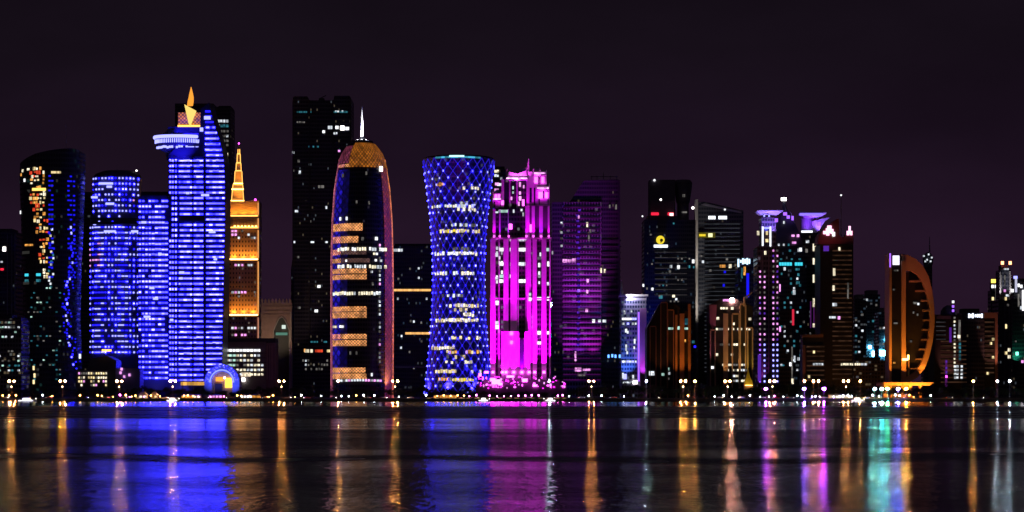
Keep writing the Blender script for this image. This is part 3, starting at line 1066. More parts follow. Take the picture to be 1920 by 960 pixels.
# front wall with the arch opening cut out as an outline
arch = [(ax0, 0), (ax0, asp)]
for i in range(1, 8):
    t = i / 8
    arch.append((ax0 + (ax1 - ax0) / 2 * t, asp + (atop - asp) * math.sin(t * math.pi / 2)))
arch.append(((ax0 + ax1) / 2, atop))
for i in range(7, 0, -1):
    t = i / 8
    arch.append((ax1 - (ax1 - ax0) / 2 * t, asp + (atop - asp) * math.sin(t * math.pi / 2)))
arch += [(ax1, asp), (ax1, 0)]
mb = MB()
mb.prism_xz([(x0_, 0), (x0_, b.Z(568)), (x1_, b.Z(568)), (x1_, 0)] + arch[::-1], 0, 3)
b.part('wall', mb, CS)
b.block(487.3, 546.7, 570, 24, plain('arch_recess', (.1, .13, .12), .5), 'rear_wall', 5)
tb = MB()
for i in range(9):
    px = 489 + 6.6 * i
    tb.prism_xz([(b.X(px), b.Z(568)), (b.X(px), b.Z(563)), (b.X(px + 2), b.Z(559.5)), (b.X(px + 4), b.Z(563)), (b.X(px + 4), b.Z(568))], 0, 2)
b.part('battlement', tb, CS)
b.slabs(487, 547, [575, 583, 590], CS, out=.5, h=.8, depth=3)
tr = MB()
for (p, q) in zip(arch[:-1], arch[1:]):
    tr.tube((p[0], -.3, p[1]), (q[0], -.3, q[1]), .7)
b.part('arch_trim', tr, plain('arch_white', (.6, .6, .52), .6))
b.lit(532, 613, 7, 7, emit('clock_glow', (.8, .95, .85), .9), 'round_light', y=4.6)
b.lit(528, 626, 22, 5, emit('arch_band', (.25, .6, .45), .35), 'sign', y=4.6)
b.fins((545.5,), 585, 640, plain('arch_white', (.6, .6, .52), .6), 1.0, 1.0)
b.spot(500, 700, -40, 502, 600, 0, (1, .6, .4), 26400, 80)
b.spot(538, 690, -45, 530, 590, 0, (1, .62, .45), 21120, 70)
b.done()

# ---- white low-rise office
b = B('office_block', 'low white office block with tidy rows of greenish white windows and a slanting corner', 'building', 465, 1900)
b.block(415, 499, 641, 30, plain('lowrise_wall', (.2, .17, .17), .7))
b.block(499.2, 516, 643, 26, plain('lowrise_side', (.22, .16, .18), .7), 'side_wall', 1.5)
b.block(412, 516, 634, 26, DARK, 'roof', 4, 642)
b.fins((501, 506, 510), 648, 712, plain('fin_rose', (.4, .3, .3), .6), .8, .8, 1.5)
for j, py in enumerate((657, 666.5, 675.5, 684.5, 693.5, 702)):
    for i in range(12):
        px = 419 + 6.6 * i
        left = i < 4
        if j >= 4 and i < 3:
            continue
        p_ = .97 if j == 0 else .82
        if rnd.random() < p_:
            b.lit(px, py, 5.6 if left or j == 0 else 4.4, 4.6 if j == 0 else 4.0, (W_BRIGHT if j == 0 else rnd.choice([W_MINT, W_WHITE, W_CREAM]) if left else rnd.choice([W_WHITE, W_CREAM, W_DIM, W_CREAM])))
b.slabs(415, 499, [662, 671, 680, 689, 698], DARK, out=.5, depth=6)
b.lit(461, 702, 18, 8, emit('shop_front', (1, .8, .55), .8, True, .5), 'shop_window')
b.lit(456, 712, 7, 7, HOT_WHITE, 'lamp', y=-2)
b.done()

# ---- blue entrance arch with a golden interior
b = B('entrance_pavilion', 'blue-lit arched entrance pavilion glowing gold inside, at the foot of the blue hotel', 'pavilion', 412, 1740)
xc = b.X(416)
ro, ri = 33 * b.k, 19.5 * b.k
zc = b.Z(717)


def arc(r, sy=1.0, n=24):
    return [(xc - r * math.cos(math.pi * i / n), zc + r * sy * math.sin(math.pi * i / n)) for i in range(n + 1)]


a_o, a_i = arc(ro, 1.02), arc(ri, 1.05)
mb = MB().prism_xz([(xc - ro, 0)] + a_o + [(xc + ro, 0), (xc + ri, 0)] + a_i[::-1] + [(xc - ri, 0)], 0, 16)
b.part('arch', mb, plain('arch_shell', (.35, .38, .5), .45, noise=.5, scale=.35))
mb = MB()
for p, q in zip(a_i[:-1], a_i[1:]):
    s1 = 1.14
    mb.tube((xc + (p[0] - xc) * s1, -.6, zc + (p[1] - zc) * s1), (xc + (q[0] - xc) * s1, -.6, zc + (q[1] - zc) * s1), .55)
b.part('arch_light', mb, emit('arch_ice', (.25, .3, 1.0), 1.6))
mb = MB()
for i in range(46):
    t, r_ = rnd.uniform(.1, 3.0), rnd.uniform(ri * 1.25, ro * .97)
    px_, pz_ = xc - r_ * math.cos(t), zc + r_ * math.sin(t) * 1.02
    mb.box(px_ - .35, px_ + .35, -.4, .1, pz_ - .35, pz_ + .35)
b.part('led_point', mb, LED_BLUE)
b.part('rear_wall', MB().box(xc - ri + .05, xc + ri - .05, 14, 15.5, 0, zc + ri * 1.0), plain('gold_lobby', (.7, .45, .18), .6, noise=.5, scale=.3))
b.part('lobby_light', MB().box(xc + ri * .1, xc + ri * .85, 12.6, 13.4, zc - 4.5, zc + 4.0), emit('lobby_gold', (1, .62, .08), 1.8))
b.part('lobby_light', MB().box(xc - ri * .8, xc - ri * .05, 12.6, 13.4, zc + 1.0, zc + 4.5), emit('lobby_amber', (1, .4, .05), 1.3))
b.part('chandelier', MB().ball((xc + 1.0, 9, zc + 4), 1.0), HOT_WHITE)
b.part('counter', MB().box(xc - ri * .8, xc - ri * .1, 8, 10, 0, zc - 1.0), plain('dark_wood', (.08, .04, .02), .6))
b.part('canopy', MB().box(b.X(338), b.X(381), 2, 10, b.Z(722.5), b.Z(716)), emit('canopy_gold', (1, .5, .1), .75, True, .5, (3, 9)))
b.part('canopy_roof', MB().box(b.X(336), b.X(382), 1.4, 10.6, b.Z(716), b.Z(713.5)), BLUEWALL)
b.part('column', MB().box(b.X(340), b.X(342), 3, 4, 0, b.Z(722.5)), DARK)
b.part('column', MB().box(b.X(360), b.X(362), 3, 4, 0, b.Z(722.5)), DARK)
b.part('column', MB().box(b.X(378), b.X(380), 3, 4, 0, b.Z(722.5)), DARK)
b.spot(400, 735, -16, 405, 690, 0, (.08, .1, 1), 30000, 110)
b.spot(436, 735, -16, 432, 695, 0, (.08, .1, 1), 22500, 110)
b.done()
# ---- tall dark twin-topped tower
b = B('office_tower', 'tallest dark tower with two raised corners and few lit windows behind the bullet-shaped tower', 'tower', 602, 2100)
poly = [(545.5, 748), (545.5, 505), (549, 480), (549, 183), (552, 180.5), (576, 180.5), (580, 188), (625, 188), (627, 179.5), (655, 179.5), (657.5, 183), (657.5, 748)]
b.part('wall', MB().prism_xz([(b.X(p), b.Z(q)) for p, q in poly], 0, 44), F_DARK)
b.fins((549.5, 581, 624.5, 657), 190, 700, DARKER, 1.2, .8)
b.part('roof_crane', MB().box(b.X(596), b.X(606), 10, 16, b.Z(188, 10), b.Z(184, 10)).tube((b.X(601, 12), 12, b.Z(184, 12)), (b.X(612, 12), 8, b.Z(180, 12)), .4), DARKER)
for px0, px1, py, m_, p_ in ((556, 584, 210, W_TEAL, .7), (620, 654, 210, W_TEAL, .8), (624, 652, 209, W_WHITE, .5), (556, 572, 229, W_DIM, .9), (578, 600, 275, W_TEAL, .4)):
    row(b, px0, px1, py, 4, 3.2, 3, [m_], p_)
for px, py, w_, h_, m_ in ((619, 239, 8, 6, W_WHITE), (632, 239, 6, 6, W_BRIGHT), (642, 240, 8, 8, HOT_WHITE), (651, 241, 7, 6, W_BRIGHT), (607, 247, 5, 5, W_BRIGHT), (628, 250, 9, 4, W_WHITE), (550, 286, 4, 4, W_WHITE), (560, 302, 4, 5, W_DIM), (562, 323, 4, 6, W_WHITE), (550, 320, 3, 4, W_DIM), (602, 350, 11, 5, W_DIM), (612, 389, 3, 5, W_WHITE), (556, 396, 6, 4, W_WHITE), (582, 415, 3, 4, W_DIM), (551, 454, 5, 4, W_WHITE), (585, 454, 8, 3, W_WHITE), (612, 454, 5, 3, W_WHITE), (559, 482, 4, 4, W_DIM), (598, 537, 6, 5, W_BRIGHT), (593, 583, 6, 5, W_BRIGHT), (561, 577, 5, 4, W_DIM), (588, 641, 16, 3, W_TEAL), (610, 641, 6, 3, W_TEAL), (579, 658, 15, 6, W_CREAM), (598, 658, 14, 5, W_RED), (616, 658, 6, 5, W_WARM), (572, 657, 4, 6, W_AMBER), (636, 283, 4, 4, W_PINK)):
    b.lit(px, py, w_, h_, m_)
scatter(b, 566, 618, 672, 700, 18, 3, 4, [W_DIM, W_DIM, W_WHITE], grid=(5, 8))
b.done()

# ---- bullet tower
b = B('bullet_tower', 'bullet-shaped round tower with an orange lit lattice rim and a white needle spire', 'tower', 679, 1830)
R0 = 57 * b.k
b.recentre(R0)
prof_px = [(748, 57), (712, 57), (600, 57.4), (500, 57.2), (430, 56), (380, 53), (340, 49.5), (318, 46.5), (300, 42), (288, 37), (278, 30), (272, 25), (269, 21)]
BK = b.D / F
prof = [(w_ * BK, b.Z(py)) for py, w_ in prof_px]


def bullet_r(py):
    return edge([(q, w_) for q, w_ in sorted(prof_px)], py) * BK


drum = MB().lathe(prof, 0, 0, 72)
b.part('wall', drum, facade('bullet_glass', (.012, .012, .02), (.03, .025, .03), 2.2, 4.2, .015, (.6, .5, .8), .1, polar=True, axis_r=26))


def skin(py0, py1, a0, a1, name, mat, off=.7, n=10):
    pys = [py0 + (py1 - py0) * i / 8 for i in range(9)]
    pr = [(bullet_r(p) + off, b.Z(p)) for p in pys]
    m = MB().lathe(pr, 0, 0, n, R(a0), R(a1))
    return b.part(name, m, mat)


S_TOP = screen('lattice_orange', (1.0, .3, .03), .34, 1.9)
S_TOPL = screen('lattice_plum', (.8, .14, .28), .2, 2.2)
S_RIM = screen('lattice_rim', (1.0, .1, .12), .2, 2.2, col2=(1.0, .2, .03), zr=(150, 225))
S_RIML = screen('lattice_violet', (.85, .18, .42), .4, 1.5)
S_BAND = screen('lattice_band', (1.0, .4, .13), 1.0, 1.35)
S_BANDL = screen('lattice_band_rose', (1.0, .32, .24), .9, 1.35)
S_EDGE = screen('lattice_edge', (1.0, .22, .1), 1.2, 1.5, col2=(1.0, .3, .05), zr=(120, 225))
S_EDGEL = screen('lattice_edge_rose', (1.0, .25, .35), .9, 1.5)
skin(748, 300, 77.4, 108, 'lattice_edge', S_EDGE, .9, n=8)
skin(748, 300, -108, -77.4, 'lattice_edge', S_EDGEL, .9, n=8)
S_BLUE = screen('lattice_blue', (.03, .015, .9), .34, 4.0)
skin(318, 270, -28, 110, 'lattice_crown', S_TOP, n=24)
skin(310, 276, -110, -28.5, 'lattice_crown', S_TOPL, n=12)
skin(748, 318.5, 50, 77, 'lattice_rim', S_RIM, n=12)
skin(748, 310.5, -77, -66, 'lattice_rim', S_RIML, n=10)
skin(712, 322, -65.5, -40, 'blue_panel', S_BLUE, .5)
skin(712, 322, -39.5, -24, 'blue_panel', screen('lattice_blue_dim', (.03, .015, .8), .05, 4.0), .45)
for t0, t1, a1 in ((312, 317.5, -27), (423, 437, 5), (447, 459, -3), (471, 481, 12), (488, 496, 18), (507, 516, 12), (518, 527, 12), (577, 586, 12), (587, 598, 12), (628, 637, 12), (639, 650, 12), (690, 699, 10), (701, 711, 12)):
    skin(t1, t0, -64, -38, 'lattice_band', S_BANDL if t0 in (312, 447, 471, 628) else S_BAND, 1.0)
    if a1 > -30:
        skin(t1, t0, -37.5, a1, 'lattice_band', S_BAND if t0 not in (471, 488) else screen('lattice_band_dim', (.5, .25, .2), .25, 1.35), 1.0, 14)


def on_drum(px, py, w_, h_, mat, name='window', off=.8):
    t = math.asin(max(-1, min(1, (px - 679) / (bullet_r(py) / BK))))
    rr_ = bullet_r(py) + off
    b.lit_at(rr_ * math.sin(t), -rr_ * math.cos(t), b.Z(py), w_ * BK / max(.35, math.cos(t)) * .9, h_ * BK, mat, name, t, .5)


for py, a0, a1, p_ in ((471, 640, 724, .85), (503, 640, 724, .9), (552.5, 630, 716, .92), (614, 630, 650, .8), (480, 700, 722, .4), (492, 650, 722, .35), (513, 700, 722, .5)):
    px = a0
    while px < a1:
        if rnd.random() < p_:
            on_drum(px, py + jit(.8), 3.6, 6 if py in (471, 503, 552.5) else 4, rnd.choice([W_CREAM, W_BRIGHT, W_WHITE, W_CREAM]))
        px += 4.4
for py in range(455, 690, 8):
    if rnd.random() < .65:
        on_drum(714, py, 2.6, 4.5, rnd.choice([W_WHITE, W_DIM, W_PINK]))
for px, py in ((643, 414), (655, 414), (690, 330), (647, 333), (684, 452), (708, 451), (702, 535), (662, 663), (673, 663), (700, 703), (695, 385), (673, 384)):
    on_drum(px, py, 5 if py in (452, 451) else 3, 6, W_BRIGHT if py in (451, 703, 414) else W_DIM)
on_drum(715, 320, 5, 9, HOT_WHITE)
for px in range(640, 720, 5):
    on_drum(px, 713 + abs(px - 679) * .03, 4, 4, rnd.choice([W_WHITE, W_DIM, W_WHITE, W_PINK]), 'lobby_window')
b.part('roof', MB().lathe([(21.2 * BK, b.Z(269)), (20 * BK, b.Z(265)), (11 * BK, b.Z(263)), (3, b.Z(262))], 0, 0, 40), DARKER)
spn = MB().lathe([(10 * BK, b.Z(264)), (6 * BK, b.Z(261.5)), (3.4 * BK, b.Z(257)), (2.6 * BK, b.Z(245)), (1.7 * BK, b.Z(222)), (.9 * BK, b.Z(205)), (.1, b.Z(192))], 0, 0, 20)
spn.smooth = True
o = b.part('spire', spn, plain('spire_white', (.8, .8, .82), .35, noise=.04))
mb = MB()
for t in range(8):
    a_ = t * math.pi / 4
    mb.box(11 * BK * math.sin(a_) - .5, 11 * BK * math.sin(a_) + .5, -11 * BK * math.cos(a_) - .5, -11 * BK * math.cos(a_) + .5, b.Z(264.4), b.Z(262.8))
b.part('uplight', mb, emit('spire_uplight', (.85, .85, 1), 14), o)
for t in (-2.2, -.8, .5, 1.6):
    b.spot(679 + 15 * math.sin(t), 261, -16 * BK * math.cos(t), 679, 236, 0, (.92, .92, 1), 90000, 70, .3)
b.spot(729, 737, -R0 * .8, 733, 640, -10, (1, .3, .08), 150000, 60)
b.done()

b = B('office_block', 'wide dark block with two thin amber floor lines, right of the bullet tower', 'building', 772, 2050)
b.block(728, 816, 461, 40, F_BLUEISH)
b.block(740, 806, 457, 25, DARKER, 'roof', 6, 462)
b.lit(772, 544, 72, 4, emit('amber_line', (1, .5, .15), 1.1, True, .3), 'light_line', d=.6)
b.lit(784, 625, 48, 4, emit('amber_line', (1, .5, .15), 1.1, True, .3), 'light_line', d=.6)
b.part('canopy', MB().box(b.X(738), b.X(806), -3, 0, b.Z(690), b.Z(686)), STEEL)
row(b, 737, 756, 469, 4.5, 4, 5, [W_BRIGHT, W_WHITE], .95)
for px, py in ((769, 504), (785, 503), (785, 521), (747, 523), (770, 602), (776, 603), (753, 630), (790, 605), (752, 652), (768, 660), (790, 640), (800, 560), (776, 690), (746, 560)):
    b.lit(px, py, 3, 4, rnd.choice([W_DIM, W_WHITE, W_DIM]))
b.done()

# ---- blue lattice (tornado-waisted) tower
b = B('lattice_tower', 'blue waisted round tower wrapped in a diagonal lattice of light points', 'tower', 860, 1830)
b.recentre(30)
BK = b.D / F


def tr(py):
    if py < 510:
        return math.sqrt(47.5 ** 2 + ((510 - py) / 4.44) ** 2) * BK
    return math.sqrt(47.5 ** 2 + ((py - 510) / 5.5) ** 2) * BK


TZ = lambda p: b.Z(p)
prof = [(tr(p), TZ(p)) for p in range(740, 299, -10)]
TG = facade('tornado_glass', (.05, .06, .2), (.12, .12, .3), 2.4, 4.2, .1, (1, .8, .5), .35, polar=True, axis_r=24, lit2=(.4, .45, 1), rough=.3)
b.part('wall', MB().lathe(prof, 0, 0, 72), TG)
b.part('roof', MB().lathe([(tr(300) * .985, TZ(300)), (tr(300) * .96, TZ(297)), (tr(300) * .5, TZ(296)), (.01, TZ(296))], 0, 0, 60), DARKER)
# diagonal bars: two families of helical tubes
NB = 22
lat = MB()
lvl = [736 - 12.4 * i for i in range(36)]
for fam in (-1, 1):
    for k in range(NB):
        for i in range(len(lvl) - 1):
            t0 = 2 * math.pi * (k + fam * i * .5) / NB
            t1 = 2 * math.pi * (k + fam * (i + 1) * .5) / NB
            if i % 1 == 0:
                r0, r1 = tr(lvl[i]) + .5, tr(lvl[i + 1]) + .5
                lat.tube((r0 * math.sin(t0), -r0 * math.cos(t0), TZ(lvl[i])), (r1 * math.sin(t1), -r1 * math.cos(t1), TZ(lvl[i + 1])), .28, n=4)
b.part('lattice', lat, emit('lattice_wash', (.04, .02, .9), .8))  # bars made to glow, standing in for the blue wash on the glass
for i in range(0, len(lvl)):
    if lvl[i] < 305:
        continue
    for k in range(NB):
        t = 2 * math.pi * (k + (i % 2) * .5) / NB
        tt = math.atan2(math.sin(t), math.cos(t))
        if abs(tt) > 1.75:
            continue
        rr_ = tr(lvl[i]) + .8
        m_ = rnd.choice([LED_BLUE, LED_BLUE, LED_ICE, LED_BLUE_SOFT])
        if rnd.random() < .06:
            continue
        b.lit_at(rr_ * math.sin(tt), -rr_ * math.cos(tt), TZ(lvl[i]) + jit(.3), rnd.choice([.7, .85, 1.0]), rnd.choice([1.2, 1.5, 1.7]), m_, 'led_point', tt, .6)
for py, a0, a1, mats_, p_ in ((325, 878, 890, [W_CREAM], .5), (351, 822, 840, [W_AMBER], .9), (358, 866, 898, [W_CREAM], .7), (391, 812, 898, [W_CREAM, W_WHITE, LED_ICE], .75), (397, 856, 896, [W_CREAM], .6), (386, 866, 892, [W_DIM, W_WHITE], .6), (437, 828, 900, [W_WARM, S_YELLOW, W_CREAM], .8), (426, 850, 896, [W_DIM, W_WHITE], .6), (470, 848, 886, [W_DIM], .6), (478, 818, 896, [W_CREAM, W_BRIGHT], .9), (515, 818, 896, [W_CREAM, W_WHITE], .85), (556, 822, 872, [W_DIM, W_WHITE], .5), (575, 846, 898, [W_WARM, W_WARM, W_CREAM], .95), (583, 850, 876, [W_DIM, W_WARM], .5), (592, 872, 888, [W_CREAM], .6), (602, 820, 898, [W_CREAM, W_WARM], .9), (635, 845, 904, [W_WARM, W_CREAM], .6), (653, 812, 853, [W_WARM, W_CREAM], .95), (661, 836, 904, [W_WARM, W_AMBER], .6), (670, 836, 880, [W_DIM, W_WARM], .5), (680, 824, 886, [W_CREAM], .45), (697, 820, 856, [W_WARM], .9), (697, 886, 910, [W_CREAM], .6), (713, 852, 888, [W_WARM, S_YELLOW], .95), (711, 826, 850, [W_DIM, W_AMBER], .5)):
    px = a0
    while px < a1:
        if rnd.random() < p_:
            t = math.asin(max(-1, min(1, (px - 860) / (tr(py) / BK))))
            rr_ = tr(py) + .3
            b.lit_at(rr_ * math.sin(t), -rr_ * math.cos(t), TZ(py) + jit(.4), 2.1, rnd.choice([2.2, 2.8, 3.2]), rnd.choice(mats_), 'window', t, .3)
        px += 5.0
b.part('crown_light', MB().lathe([(tr(300) + .5, TZ(303.5)), (tr(300) + .7, TZ(300.5))], 0, 0, 20, R(-38), R(38)), emit('crown_teal', (.08, .55, .8), .7, True, .6, (3, 20)))
b.part('crown_light', MB().lathe([(tr(300) + 1.0, TZ(302)), (tr(300) + 1.1, TZ(299))], 0, 0, 10, R(-13), R(10)), emit('crown_white', (.5, 1, 1), 1.8))
for a_ in (-65, -20, 25, 65):
    rr_ = 60 * BK
    b.spot(860 + rr_ / BK * math.sin(R(a_)) * 1.12, 738, -rr_ * math.cos(R(a_)) * 1.15, 860 + 40 * math.sin(R(a_)), 560, -tr(560) * math.cos(R(a_)), (.05, .03, 1), 700000, 75)
b.done(100)

# ---- magenta floodlit stepped tower
b = B('stepped_tower', 'stone tower floodlit bright magenta, with stepped turrets and vertical column ribs', 'tower', 976, 1760)
MS = plain('carved_stone', (.68, .62, .66), .7, noise=.12, scale=.3)
MG = facade('stepped_windows', (.02, .02, .03), (.06, .05, .06), 2.6, 4.2, .08, (.85, .95, 1), .5)
b.block(924, 1030, 446, 34, MG, 'wall', 1.5)
mb = MB()
cols = [(919.5, 929), (944, 953.5), (957, 969.5), (988, 996), (998.5, 1006.5), (1015.5, 1024.5)]
for l_, r_ in cols:
    mb.box(b.X(l_), b.X(r_), -1.6, 2.5, 0, b.Z(448))
for l_, r_ in ((1030, 1032.5), (935, 936.5), (970.5, 972.5), (985.5, 987.5)):
    mb.box(b.X(l_), b.X(r_), -.6, 2.5, 0, b.Z(450))
b.part('column', mb, MS)
b.slabs(921, 1032, [447, 560], MS, out=1.2, h=1.4, depth=30, y=.6)
# portal block
b.part('portal', MB().prism_xz([(b.X(940), 0), (b.X(940), b.Z(622)), (b.X(973), b.Z(622)), (b.X(973), b.Z(634)), (b.X(984), b.Z(634)), (b.X(984), b.Z(622)), (b.X(992), b.Z(622)), (b.X(992), 0)], -4.5, -1.7), MS)
b.part('portal_glass', MB().box(b.X(974), b.X(983), -4.9, -4.55, b.Z(692), b.Z(636)), GLASSW)
# upper body and turrets
b.block(926, 992, 390, 28, MG, 'upper_wall', 3, 446)
for l_, r_ in ((924, 929), (936, 938.5), (952, 954), (985, 993), (997, 1003), (1011, 1018), (1027, 1030.5)):
    b.part('pilaster', MB().box(b.X(l_, 1), b.X(r_, 1), 1.0, 4, b.Z(446, 1), b.Z(392 if l_ < 985 else 386, 1)), MS)
b.block(992.2, 1030, 386, 28, plain('turret_recess', (.12, .1, .12), .6), 'side_wall', 4, 446)
b.block(941, 991, 338, 24, MG, 'top_wall', 5, 390)
for l_, r_ in ((940, 945), (955, 957), (968, 971), (987, 992)):
    b.part('pilaster', MB().box(b.X(l_, 4), b.X(r_, 4), 3.8, 6, b.Z(390, 4), b.Z(336, 4)), MS)
b.part('crown', MB().prism_xz([(b.X(950, 5), b.Z(338, 5)), (b.X(954, 5), b.Z(322, 5)), (b.X(970, 5), b.Z(326, 5)), (b.X(986, 5), b.Z(320, 5)), (b.X(988, 5), b.Z(338, 5))], 5.2, 20), MS)
for (l_, r_, t_, bt, yy) in ((990, 1025, 322, 386, 6), (1004, 1030.5, 349, 386, 4.5), (924, 941, 362, 390, 4.5)):
    b.block(l_, r_, t_, 20, MS, 'turret', yy, bt)
for (cx_, py_, r_, yy) in ((1006, 320, 7, 9), (1016, 349.5, 9.5, 9), (984, 318, 6, 9), (933, 361, 6.5, 9)):
    x_ = b.X(cx_, yy)
    z_ = b.Z(py_, yy)
    rr_ = r_ * b.k
    b.part('dome', MB().lathe([(rr_, z_ - 1), (rr_ * 1.15, z_ - .2), (rr_ * .95, z_ + rr_ * .35), (rr_ * .55, z_ + rr_ * .75), (.05, z_ + rr_ * 1.0)], x_, yy + rr_, 24), MS)
b.block(979, 989, 319, 12, MS, 'turret', 8, 340)
for (l_, r_, py_, yy) in ((1000, 1024, 327.5, 5), (1006, 1030, 355.5, 3.6), (948, 990, 337, 4), (923, 941, 376, 3.8)):
    b.part('balcony', MB().box(b.X(l_, yy), b.X(r_, yy), yy - 1.6, yy + 1, b.Z(py_ + 1.4, yy), b.Z(py_ - 1.2, yy)), MS)
    b.lit((l_ + r_) / 2, py_ - 2.6, r_ - l_ - 3, 2.4, emit('ledge_pink', (1, .42, .97), 1.9, False, .6, (2.5, 30)), 'ledge_light', y=yy - 1.0, d=.4)
for px0, px1, p0, p1, yy in ((993, 997, 352, 380, 5.9), (1009.5, 1011.5, 330, 346, 5.9), (1001, 1003.5, 352, 384, 5.9), (1010, 1012, 372, 384, 4.4), (1018, 1020, 352, 372, 4.4), (1027, 1028.5, 374, 384, 4.4), (926, 928, 378, 389, 4.4), (938, 939.5, 366, 388, 4.4), (960, 966, 341, 350, 4.9), (946, 953, 342, 386, 4.9)):
    b.part('niche_shade_panel', MB().box(b.X(px0, yy), b.X(px1, yy), yy - .12, yy + .2, b.Z(p1, yy), b.Z(p0, yy)), GLASSW)  # flat dark panels stand in for the shade of recesses
for px, p0, yy in ((990.5, 322, 5.6), (1000, 322, 5.6), (1012, 322, 5.6), (1024.5, 322, 5.6), (1005, 349, 4), (1030, 349, 4), (924.5, 362, 4), (940.5, 362, 4), (951, 321, 6), (987, 319, 6)):
    x_ = b.X(px, yy)
    b.part('finial', MB().tube((x_, yy + .8, b.Z(p0, yy)), (x_, yy + .8, b.Z(p0 - 6, yy)), .55, .12), MS)
b.part('spire', MB().tube((b.X(989.5, 10), 10, b.Z(322, 10)), (b.X(991.5, 10), 10, b.Z(297, 10)), 1.6, .25), MS)
for px, py, w_, h_ in ((1005, 337.5, 6, 11), (1017.5, 337.5, 4.5, 11), (1013.5, 366, 8, 12), (1024.5, 366, 5, 11), (930, 370, 3.6, 11), (935.5, 370, 3.6, 11)):
    b.lit(px, py, w_, h_, LED_PINK, 'turret_window', y=4.3 if px > 1003 and py > 350 else 5.7 if py < 350 else 4.2, d=.4)
# lit rooms
for px, py, w_, h_, m_ in ((962, 352, 2.5, 6, W_MINT), (975, 346, 4, 9, W_PINK), (982, 350, 3, 6, W_PINK), (989, 350, 4, 7, W_BRIGHT), (975, 362, 4, 6, W_PINK), (975, 372, 5, 8, W_PINK), (972, 382, 5, 8, W_PINK), (981, 380, 4, 12, LED_PINK), (942, 380, 5, 8, LED_PINK), (959, 372, 3, 6, W_PINK), (962, 361, 3, 4, W_MINT)):
    b.lit(px, py, w_, h_, m_, y=4.9 if px > 942 else 3.8)
b.lit(944, 396, 18, 5, W_MINT, y=2.8)
b.lit(931, 398, 6, 3, W_WHITE, y=2.8)
for px, py, w_, h_, m_ in ((963, 396, 3, 6, W_WHITE), (978, 394, 4, 4, W_WHITE), (981, 402, 3, 7, W_WHITE), (957, 425, 7, 10, LED_PINK), (995, 428, 6, 14, LED_PINK)):
    b.lit(px, py, w_, h_, m_, y=2.8)
for py in (449, 468, 495, 518, 527):
    for px, w_ in ((940, 9), (958.5, 5), (979, 17)):
        if rnd.random() < .85:
            b.lit(px, py, w_, 6.5, rnd.choice([W_BRIGHT, W_MINT, W_WHITE]), y=1.2)
for px, py, w_, h_, m_ in ((931, 568, 9, 8, W_BRIGHT), (931, 613, 9, 8, W_BRIGHT), (931, 605, 7, 6, W_WHITE), (994, 561, 5, 6, W_BRIGHT), (994, 552, 4, 5, W_WHITE), (1011, 560, 8, 6, W_BRIGHT), (1028, 560, 5, 7, W_BRIGHT), (1011, 624, 7, 7, W_BRIGHT), (1028, 624, 5, 6, W_BRIGHT), (1011, 643, 7, 6, W_BRIGHT), (959, 625, 6, 7, LED_PINK), (959, 642, 5, 6, LED_PINK), (1011, 515, 4, 12, W_WHITE), (1011, 497, 4, 8, W_BRIGHT), (1028, 532, 5, 6, W_WHITE), (1005, 477, 5, 8, W_BRIGHT), (1013, 477, 3, 7, W_WHITE), (1027, 468, 9, 6, W_MINT), (1011, 530, 3, 5, W_WHITE), (1028, 495, 4, 9, W_BRIGHT), (1036, 474, 2.5, 6, W_WHITE), (928, 460, 5, 8, W_WHITE), (931, 478, 6, 7, W_WHITE), (929, 500, 4, 9, W_BRIGHT), (931, 522, 6, 6, W_WHITE)):
    yy = -5.0 if 940 < px < 992 and py > 622 else 1.2
    if 929 < px < 944 or px > 1006 or py > 622 or px in (994,):
        b.lit(px, py, w_, h_, m_, y=yy if px != 994 else -1.7)
scatter(b, 929.5, 943.5, 452, 540, 12, 3.4, 6, [W_WHITE, W_DIM, W_BRIGHT], y=1.3, grid=(4.6, 9))
# podium with bright garden front
b.block(892, 1062, 722, 22, plain('podium_stone', (.13, .11, .13), .7), 'podium', -26)
b.block(905, 1050, 712, 18, plain('podium_stone', (.13, .11, .13), .7), 'podium', -20, 722)
for i in range(80):
    b.lit(894 + rnd.random() * 166, 717 + jit(11), rnd.choice([2, 2.5, 4]), rnd.choice([1.5, 2.5, 4]), rnd.choice([LED_PINK, W_PINK, LED_MAGENTA, LED_MAGENTA]), 'garden_light', y=-27 + jit(.5))
for px, py, w_, h_ in ((930, 716, 16, 9), (924, 712, 10, 6), (984, 713, 10, 6), (957, 706, 14, 4), (1003, 723, 8, 4), (938, 720, 8, 5), (900, 703, 5, 5), (912, 698, 8, 4)):
    b.lit(px, py, w_, h_, emit('pink_hot', (1, .07, .9), 10), 'garden_light', y=-27.4)
